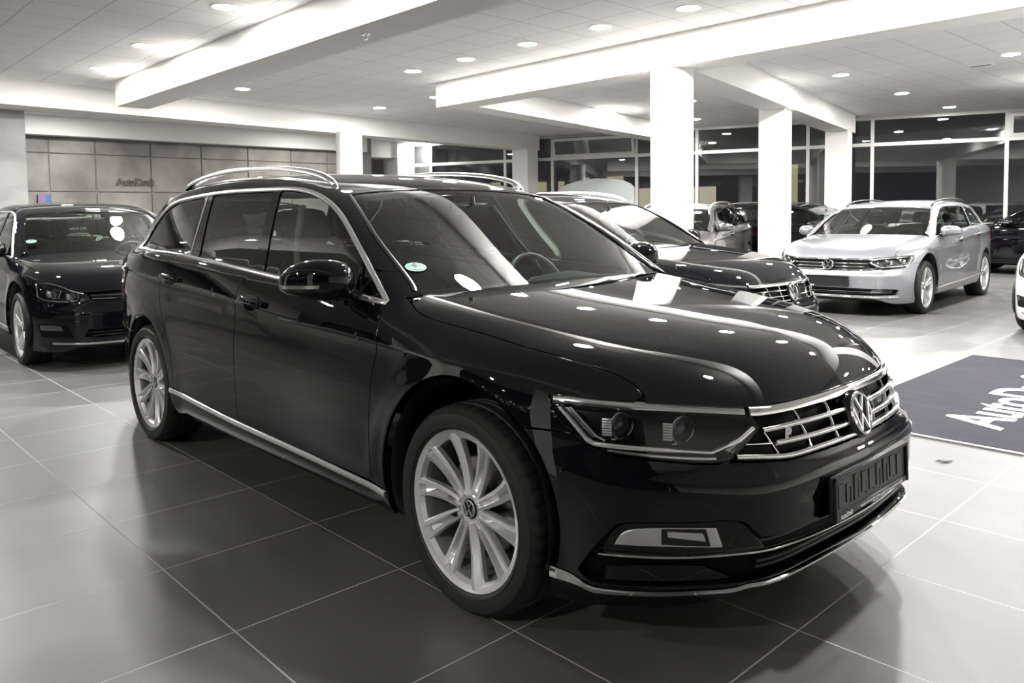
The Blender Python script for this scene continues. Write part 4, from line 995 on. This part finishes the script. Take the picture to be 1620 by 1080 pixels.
def struct(o, kind='structure'): o['kind'] = kind; return o
def bx(name, lo, hi, m, kind='structure', bev=0.0):
    o = MB().box(lo, hi, bev=bev).build(name, m, smooth=False)
    if kind: o['kind'] = kind
    return o
def slab(name, a, b, w, z0, z1, m, kind='structure'):
    """upright box along a plan line a-b, w wide"""
    a, b = np.array(a, float), np.array(b, float); d = (b-a)/np.linalg.norm(b-a); n = np.array([-d[1], d[0]])*w/2
    P = [a-n, b-n, b+n, a+n]; o = MB().prism([tuple(p) for p in P], z0, z1).build(name, m, smooth=False)
    if kind: o['kind'] = kind
    return o
ZC = 3.40; ZB = 3.01
bx('floor', (-18.5, -7.2, -.12), (6.2, 20.8, 0), FLOOR)
bx('ceiling', (-18.5, -7.2, ZC), (6.2, 20.8, ZC+.15), CEIL)
def room():
    bx('ceiling_beam', (-11.3, 1.62, ZB), (6.2, 2.11, ZC), WALLW)
    bx('ceiling_beam', (-8.35, 5.58, ZB), (6.2, 6.06, ZC), WALLW)
    bx('ceiling_beam', (-11.3, -3.6, ZB), (6.2, -3.12, ZC), WALLW)
    slab('ceiling_beam', (-11.42, -6.4), (-13.72, 13.15), .46, ZB-.002, ZC, WALLW)
    slab('ceiling_beam', (-8.08, 6.0), (-9.95, 14.6), .46, ZB-.001, ZC, WALLW)
    slab('ceiling_beam', (-3.98, 6.0), (-6.12, 15.6), .48, ZB-.001, ZC, WALLW)
    slab('ceiling_beam', (.6, 6.0), (-1.9, 17.4), .48, ZB-.001, ZC, WALLW)
    slab('ceiling_beam', (-16.55, -6.4), (-16.75, 9.6), .42, ZB, ZC, WALLW)
    def col(x, y, r=None, s=None, top=ZB, rot=12):
        if r: return struct(MB().lathe([(r, 0), (r, top)], 64, 'z').build('column', WALLW))
    for x, y, r in ((-3.93, 5.81, .262), (-12.55, 6.55, .27)):
        o = MB().lathe([(r, 0), (r, ZB+.01)], 64, 'z').build('column', WALLW); o.location = (x, y, 0); struct(o)
    for x, y, w in ((-5.02, 10.4, .44), (-6.0, 15.05, .47), (-13.5, 12.62, .50), (.55, 5.82, .46), (.2, -4.6, .55), (-4.3, -4.6, .55)):
        b = MB().box((-w/2, -w/2, 0), (w/2, w/2, ZB+.01)); o = b.build('column', WALLW, smooth=False); o.location = (x, y, 0); o.rotation_euler = (0, 0, math.radians(12 if y > 6 else 0)); struct(o)
    # far concrete wall with its lettering, and the darker partition in front of it
    g = MB(); xw = -16.9
    slab('wall_far', (xw, -6.9), (xw, 9.55), .2, 0, 3.02, CONCD)
    ys = [-6.9, -5.3, -3.7, -2.1, -.5, 1.05, 1.95, 2.85, 4.0, 5.15, 6.3, 7.45, 8.5, 9.55]; zs = [0, .9, 1.86, 2.66, 3.0]
    g = MB()
    for a, b in zip(ys[:-1], ys[1:]):
        for c, d in zip(zs[:-1], zs[1:]): g.box((xw+.08, a+.012, c+.012), (xw+.13, b-.012, d-.012), bev=.006)
    o = g.build('wall_far_cladding', CONC); struct(o)
    V, F = text_mesh('AutoDraft', .225, .012, .003, spacing=.84)
    o = mk('wall_lettering', xform(V, Matrix.Translation((xw+.155, 3.24, 2.02)) @ Matrix(((0, 0, 1, 0), (1, 0, 0, 0), (0, 1, 0, 0), (0, 0, 0, 1)))), F, LETTERD, smooth=False)
    tag(o, 'raised dark lettering reading AutoDraft on the concrete wall', 'sign')
    bx('wall_partition', (-12.95, -7.0, 0), (-12.65, .665, ZB), CONCD)
    bx('wall_far_end', (-17.2, 9.4, 0), (-16.8, 9.9, ZC), FACADE)
    # narrow banner stand coloured blue and pink at the wall
    b = MB().box((-16.72, 1.70, .0), (-16.66, 1.93, 1.80)).build('banner_stand', mat('banner_blue', (.20, .30, .62), .5), smooth=False)
    N, L, bb = nodes(MATS['banner_blue']); tc = N.new('ShaderNodeTexCoord'); sp = N.new('ShaderNodeSeparateXYZ'); ad = N.new('ShaderNodeMath'); cr = N.new('ShaderNodeValToRGB')
    cr.color_ramp.interpolation = 'CONSTANT'; cr.color_ramp.elements[0].color = (.20, .14, .26, 1); cr.color_ramp.elements[1].color = (.06, .14, .32, 1); cr.color_ramp.elements[1].position = .6
    L.new(tc.outputs['Generated'], sp.inputs[0]); L.new(sp.outputs[1], cr.inputs[0]); L.new(cr.outputs[0], bb.inputs['Base Color'])
    tag(b, 'pink and blue banner stand against the concrete wall', 'banner')
    # white portal at the far left corner
    bx('trim_1', (-17.75, 10.95, 0), (-17.05, 11.55, ZC), WALLW); bx('trim_2', (-17.7, 9.9, 2.93), (-17.1, 10.95, ZC), WALLW)
    # the walls behind the camera
    bx('wall_back', (-18.5, -7.2, 0), (6.2, -7.0, ZC), DARKBACK)
    bx('wall_right', (6.0, -7.0, 0), (6.2, 20.8, ZC), WALLW)
    bx('wall_left', (-18.5, -7.0, 0), (-18.3, 12.4, ZC), CONCD)
room()
# ------------------------------------------------------------------ curtain wall
def curtain():
    A = np.array([-18.35, 11.50]); d = np.array([math.cos(math.radians(21.0)), math.sin(math.radians(21.0))]); n = np.array([-d[1], d[0]])
    t_of = lambda x: (x-A[0])/d[0]
    M = Matrix(((d[0], n[0], 0, A[0]), (d[1], n[1], 0, A[1]), (0, 0, 1, 0), (0, 0, 0, 1)))
    posts = [t_of(x) for x in (-18.3, -16.89, -14.61, -13.26, -11.03, -9.56, -7.09, -5.78, -3.30, -.9, 1.5, 3.9, 6.1)]
    zt = 2.77
    win = 0
    for k, (a, b) in enumerate(zip(posts[:-1], posts[1:])):
        m = MB(); f = .038
        m.box((a-f, -.05, 0), (a+f, .05, ZC), M); m.box((a+f, -.05, ZC-.07), (b-f, .05, ZC), M); m.box((a+f, -.05, zt-.04), (b-f, .05, zt+.04), M)
        m.box((a+f, -.05, 0), (b-f, .05, .10), M); m.box((a+f, -.05, .88), (b-f, .05, .95), M)
        if k == len(posts)-2: m.box((b-f, -.05, 0), (b+f, .05, ZC), M)
        fr = m.build('window_%d' % (k+1), FRAME, smooth=False); struct(fr)
        for z0, z1 in ((.10, .88), (.95, zt-.04), (zt+.04, ZC-.07)):
            if k in (3, 8) and z0 > 2: continue
            g = MB().box((a+f-.01, -.006, z0-.01), (b-f+.01, .006, z1+.01), M).build('pane', PANE, fr, smooth=False)
        if k in (3, 8):    # bottom-hinged vents tilted into the room
            w = MB(); ang = math.radians(14 if k == 3 else 4); H = M @ Matrix.Translation((0, -.03, zt+.04)) @ Matrix.Rotation(ang, 4, 'X')
            hgt = ZC-.08-zt-.04; e = .075
            w.box((a+f, -.03, 0), (b-f, .03, e), H); w.box((a+f, -.03, hgt-e), (b-f, .03, hgt), H); w.box((a+f, -.03, e), (a+f+e, .03, hgt-e), H); w.box((b-f-e, -.03, e), (b-f, .03, hgt-e), H)
            v = w.build('vent_sash', FRAME, fr, smooth=False)
            MB().box((a+f+e-.01, -.005, e-.01), (b-f-e+.01, .005, hgt-e+.01), H).build('pane', PANE, v, smooth=False)
        if k == 3:   # car-shaped frosted film on the pane
            u0 = t_of(-13.22); q = [(.03, 1.2), (.03, 1.78), (.12, 1.93), (.36, 2.06), (.75, 2.16), (1.2, 2.205), (1.65, 2.19), (1.98, 2.13), (2.18, 2.04), (2.30, 1.92), (2.30, 1.2)]
            P = [(u0+a_, z) for a_, z in q]; V = [(u, -.012, z) for u, z in P]+[(u, -.008, z) for u, z in P]; nn = len(P)
            F = [tuple(range(nn)), tuple(range(nn, 2*nn))[::-1]]+[(i, nn+i, nn+(i+1) % nn, (i+1) % nn) for i in range(nn)]
            o = mk('window_film', xform(V, M), F, FILM, smooth=False); tag(o, 'pale frosted film cut like a car roof on the window pane', 'window film')
    # night outside: paving, a dark building with a few lit windows
    bx('exterior_paving', (-40, 11.0, -.3), (12, 45, -.13), ASPH)
    Mo = Matrix(((d[0], n[0], 0, A[0]), (d[1], n[1], 0, A[1]), (0, 0, 1, 0), (0, 0, 0, 1)))
    MB().box((-22, 16.0, -.2), (26, 18, 6.5), Mo).build('exterior_building', FACADE, smooth=False)['kind'] = 'structure'
    lit = MB()
    for u, z, w, h in ((-4.6, 1.9, .5, 1.0), (-2.3, 2.3, .75, .55), (-.9, 2.3, .3, .55), (.4, 2.3, .3, .7), (1.6, 2.3, .8, .7)):
        lit.box((u, 15.9, z), (u+w, 15.99, z+h), Mo)
    o = lit.build('exterior_building_windows', LITWIN, smooth=False); struct(o)
    lit = MB()
    for u, z, w, h in ((6.1, 1.35, .95, .85), (7.1, 1.35, .95, .85)): lit.box((u, 9.2, z), (u+w, 9.3, z+h), Mo)
    lit.box((5.0, 9.2, 1.35), (6.0, 9.3, 2.2), Mo)
    o = lit.build('exterior_lit_panels', LITBOX, smooth=False); struct(o)
    lit = MB().box((9.3, 13.0, .6), (10.5, 13.1, 3.1), Mo).build('exterior_doorway', LITWIN, smooth=False); struct(lit)
curtain()
# ------------------------------------------------------------------ display mat
def display_mat():
    lo, hi = (-.325, 2.16), (3.6, 5.08)
    r = empty('display_mat', ((lo[0]+hi[0])/2, (lo[1]+hi[1])/2, 0)); cx, cy = r.location.x, r.location.y
    tag(r, 'navy display carpet with white AutoDraft lettering set in a steel frame', 'carpet')
    MB().box((lo[0]-cx+.03, lo[1]-cy+.03, 0), (hi[0]-cx-.03, hi[1]-cy-.03, .012)).build('carpet_pile', CARPET, r, smooth=False)
    m = MB()
    for a, b in (((lo[0], lo[1]), (hi[0], lo[1]+.03)), ((lo[0], hi[1]-.03), (hi[0], hi[1])), ((lo[0], lo[1]+.03), (lo[0]+.03, hi[1]-.03)), ((hi[0]-.03, lo[1]+.03), (hi[0], hi[1]-.03))):
        m.box((a[0]-cx, a[1]-cy, 0), (b[0]-cx, b[1]-cy, .010))
    m.build('edge_frame', STEEL, r, smooth=False)
    V, F = text_mesh('AutoDraft', .46, .001, .009, spacing=.98)
    M = Matrix.Translation((.575-cx, 2.57-cy, .0135)) @ Matrix(((0, -1, 0, 0), (1, 0, 0, 0), (0, 0, 1, 0), (0, 0, 0, 1)))
    mk('lettering', xform(V, M), F, WHITEPRINT, r, smooth=False)
display_mat()
# ------------------------------------------------------------------ small ceiling fittings, plant
def fittings():
    m = MB(); m.lathe([(.0, -.006), (.045, -.006), (.05, .0)], 24, 'z'); m.lathe([(.0, -.05), (.008, -.05), (.008, -.006)], 10, 'z'); m.lathe([(.0, -.052), (.018, -.052), (.018, -.048), (.0, -.048)], 14, 'z')
    o = m.build('sprinkler', SATIN); o.location = (-4.68, 1.86, ZB); tag(o, 'small sprinkler under the long white beam', 'sprinkler')
    for (x, y), w in (((-6.9, 2.86), 'near the long beam in the middle bay'), ((-1.98, 10.9), 'over the silver estate')):
        r = empty('ceiling_vent', (x, y, ZC)); tag(r, 'small slotted ceiling vent ' + w, 'vent', 'small ceiling vents')
        m = MB()
        for a, b in (((-.16, -.07), (.16, -.055)), ((-.16, .055), (.16, .07)), ((-.16, -.055), (-.145, .055)), ((.145, -.055), (.16, .055))): m.box((a[0], a[1], -.012), (b[0], b[1], 0))
        m.build('frame', LAMPRIM, r, smooth=False)
        m = MB()
        for k in range(3): m.box((-.145, -.05+.035*k, -.008), (.145, -.035+.035*k, -.002))
        m.build('louver', DARKCHROME, r, smooth=False)
    o = MB().add([(-.045, .004, .002), (-.012, -.014, .007), (.03, -.008, .003), (.048, .006, .009), (.012, .016, .004), (-.02, .012, .010)], [(0, 1, 5), (1, 4, 5), (1, 2, 4), (2, 3, 4)]).build('floor_scrap', mat('scrap', (.02, .018, .016), .8), smooth=False); o.location = (.543, 1.777, 0); o.rotation_euler = (0, 0, .7)
    tag(o, 'tiny dark scrap lying on the pale floor before the carpet', 'scrap')
    r = empty('potted_plant', (-13.6, 1.72, 0)); tag(r, 'leafy green potted plant behind the parked hatchback', 'plant')
    MB().lathe([(.0, .0), (.16, .0), (.19, .38), (.20, .42), (.18, .42), (.175, .36), (.0, .36)], 32, 'z').build('pot', mat('pot_grey', (.18, .18, .18), .5), r)
    rng = random.Random(5); m = MB(); leaf = mat('leaf_green', (.08, .22, .035), .5)
    for k in range(110):
        a = rng.uniform(0, 2*math.pi); h = rng.uniform(.62, 1.42); q = rng.uniform(.02, .36)*(1-.35*abs(h-1.0)); c = np.array([q*math.cos(a), q*math.sin(a), h])
        d = np.array([math.cos(a), math.sin(a), rng.uniform(-.4, .6)]); d /= np.linalg.norm(d); u = np.cross(d, (0, 0, 1)); u /= np.linalg.norm(u); L_ = rng.uniform(.12, .20); w = L_*.32; n_ = np.cross(u, d)
        m.add([c, c+d*L_*.35+u*w+n_*.01, c+d*L_*.75+u*w*.7, c+d*L_-n_*.02, c+d*L_*.75-u*w*.7, c+d*L_*.35-u*w+n_*.01], [(0, 1, 2, 3, 4, 5)])
    m.build('foliage', leaf, r, smooth=False)
    m = MB()
    for k in range(7):
        a = k*.9; m.tube([(.03*math.cos(a), .03*math.sin(a), .36), (.08*math.cos(a), .08*math.sin(a), .8), (.16*math.cos(a), .16*math.sin(a), 1.25)], .010, 6)
    m.build('stem', mat('stem_brown', (.10, .07, .03), .7), r)
fittings()
# ------------------------------------------------------------------ ceiling lamps
def lamp_mesh():
    m = MB(); m.lathe([(.112, .0), (.113, -.010), (.128, -.012), (.134, -.006), (.134, .0)], 40, 'z'); rim = m.build('ceiling_lamp', LAMPRIM)
    g = MB(); g.lathe([(.0, -.019), (.06, -.018), (.095, -.0145), (.112, -.009)], 32, 'z'); d = g.build('diffuser', LAMPGLOW, rim)
    L = bpy.data.lights.new('downlight', 'AREA'); L.shape = 'DISK'; L.size = .20; L.energy = LAMP; L.color = (1.0, .98, .945); L.spread = math.pi
    o = bpy.data.objects.new('downlight', L); COL.objects.link(o); o.parent = rim; o.location = (0, 0, -.021); return rim
ORD = ['first', 'second', 'third', 'fourth', 'fifth', 'sixth', 'seventh', 'eighth', 'ninth', 'tenth', 'eleventh', 'twelfth', 'thirteenth']
LAMP_ROWS = [   # (lamps from the far end towards the camera, where the row runs)
    ([(-10.29, 1.11), (-8.38, 1.06), (-6.0, 1.05), (-3.6, 1.05), (-1.2, 1.05), (1.2, 1.05)], 'left of the long beam over the foreground car'),
    ([(-9.52, 6.5-.0), (-7.7, 4.645), (-6.51, 4.665), (-5.28, 4.635), (-4.09, 4.64), (-2.94, 4.70), (-1.74, 4.68), (-.54, 4.68), (.66, 4.68)], 'in the long row before the round column'),
    ([(-10.78, 3.44), (-11.33, 6.50)], 'at the far end of the middle bay'),
    ([(-14.88, 1.81), (-16.9, 11.72), (-14.9, 7.4)], 'before the far concrete wall'),
    ([(-8.45, 10.50), (-8.52, 13.23), (-6.6, 7.6), (-6.9, 10.6)], 'behind the round column'),
    ([(-3.71, 10.03), (-3.85, 12.87), (-3.97, 15.75), (-1.42, 10.25), (-1.5, 13.0)], 'over the silver estate'),
    ([(2.4, 7.6), (2.2, 10.4), (2.1, 13.2), (4.4, 7.6), (4.3, 10.4)], 'in the bay over the white car'),
    ([(-9.4, -1.4), (-7.2, -1.4), (-9.0, -5.4), (-2.4, -5.8), (1.0, -5.8)], 'added out of view on the camera side'),  # unseen lamps added to brighten the rims, near side and left floor
]
def lamps():
    proto = lamp_mesh(); first = True
    for pts, where in LAMP_ROWS:
        for i, (x, y) in enumerate(pts):
            o = proto if first else copy_tree(proto); first = False
            o.location = (x, y, ZC); tag(o, '%s round recessed ceiling lamp %s' % (ORD[i], where), 'ceiling lamp', 'round recessed ceiling lamps')
lamps()

# ------------------------------------------------------------------ the cars
WHEELS['ten'] = make_wheel('ten'); WHEELS['five'] = make_wheel('five', False)
def squash(k=.92, s=1.0, z0=.9):
    def w(x, y, z):
        z = z if z < z0 else z0+(z-z0)*k
        return (x*s, y*s, z*s)
    return w
def hatch_warp(x, y, z):
    if x < -.9: x = -.9+(x+.9)/1.195
    return (x, y*.982, z*.97)
car = estate('estate_car', BLACK, 0, 0, 0, kind='sport', h=.028, wheel='ten', sticker=True)
tag(car, 'black estate car with ten-spoke silver wheels filling the foreground', 'car')
car = estate('hatchback_car', BLACK, -6.10, .02, math.radians(-1.5), kind='hatch', warp=hatch_warp, wscale=.97, rails=None, h=.05, wheel='five', privacy=False, plate=False, sticker=True)
tag(car, 'black hatchback parked behind the large black estate, by the concrete wall', 'car')
car = estate('estate_car', BLACK, -1.93, 3.34, 0, kind='sport', warp=squash(.96), h=.05, wheel='ten', privacy=False, plate=False)
tag(car, 'black estate car parked alongside, its grille showing past the foreground hood', 'car')
car = estate('estate_car', SILVER, -2.48, 7.75, math.radians(-87), kind='comfort', warp=squash(.90, .97), wscale=.97, h=.05, wheel='five', privacy=False, rails=PLASTIC)
tag(car, 'silver estate car with a black plate holder facing the aisle', 'car')
car = estate('estate_car', BRONZE, -5.75, 7.90, math.radians(-72), kind='comfort', warp=squash(.88), h=.06, wheel='five', plate=False, chrome=False)
tag(car, 'grey brown estate car half hidden behind the round white column', 'car')
car = estate('estate_car', BLACK, -4.2, 12.7, 0, kind='comfort', warp=squash(.88), h=.07, wheel='five', plate=False, chrome=False, rails=PLASTIC)
tag(car, 'black car seen side-on behind the square column', 'car')
car = estate('estate_car', BLACK, -3.3, 15.6, math.pi, kind='comfort', warp=squash(.88), h=.07, wheel='five', plate=False, chrome=False, rails=PLASTIC)
tag(car, 'dark car by the windows behind the silver estate', 'car')
car = estate('hatchback_car', WHITE, .43, 7.15, math.radians(-90), kind='hatch', warp=hatch_warp, wscale=.97, rails=None, h=.06, wheel='five', plate=False)
tag(car, 'white car cut off by the picture edge beside the silver estate', 'car')
for w in WHEELS.values():
    for o in list(w.children_recursive)+[w]: bpy.data.objects.remove(o)
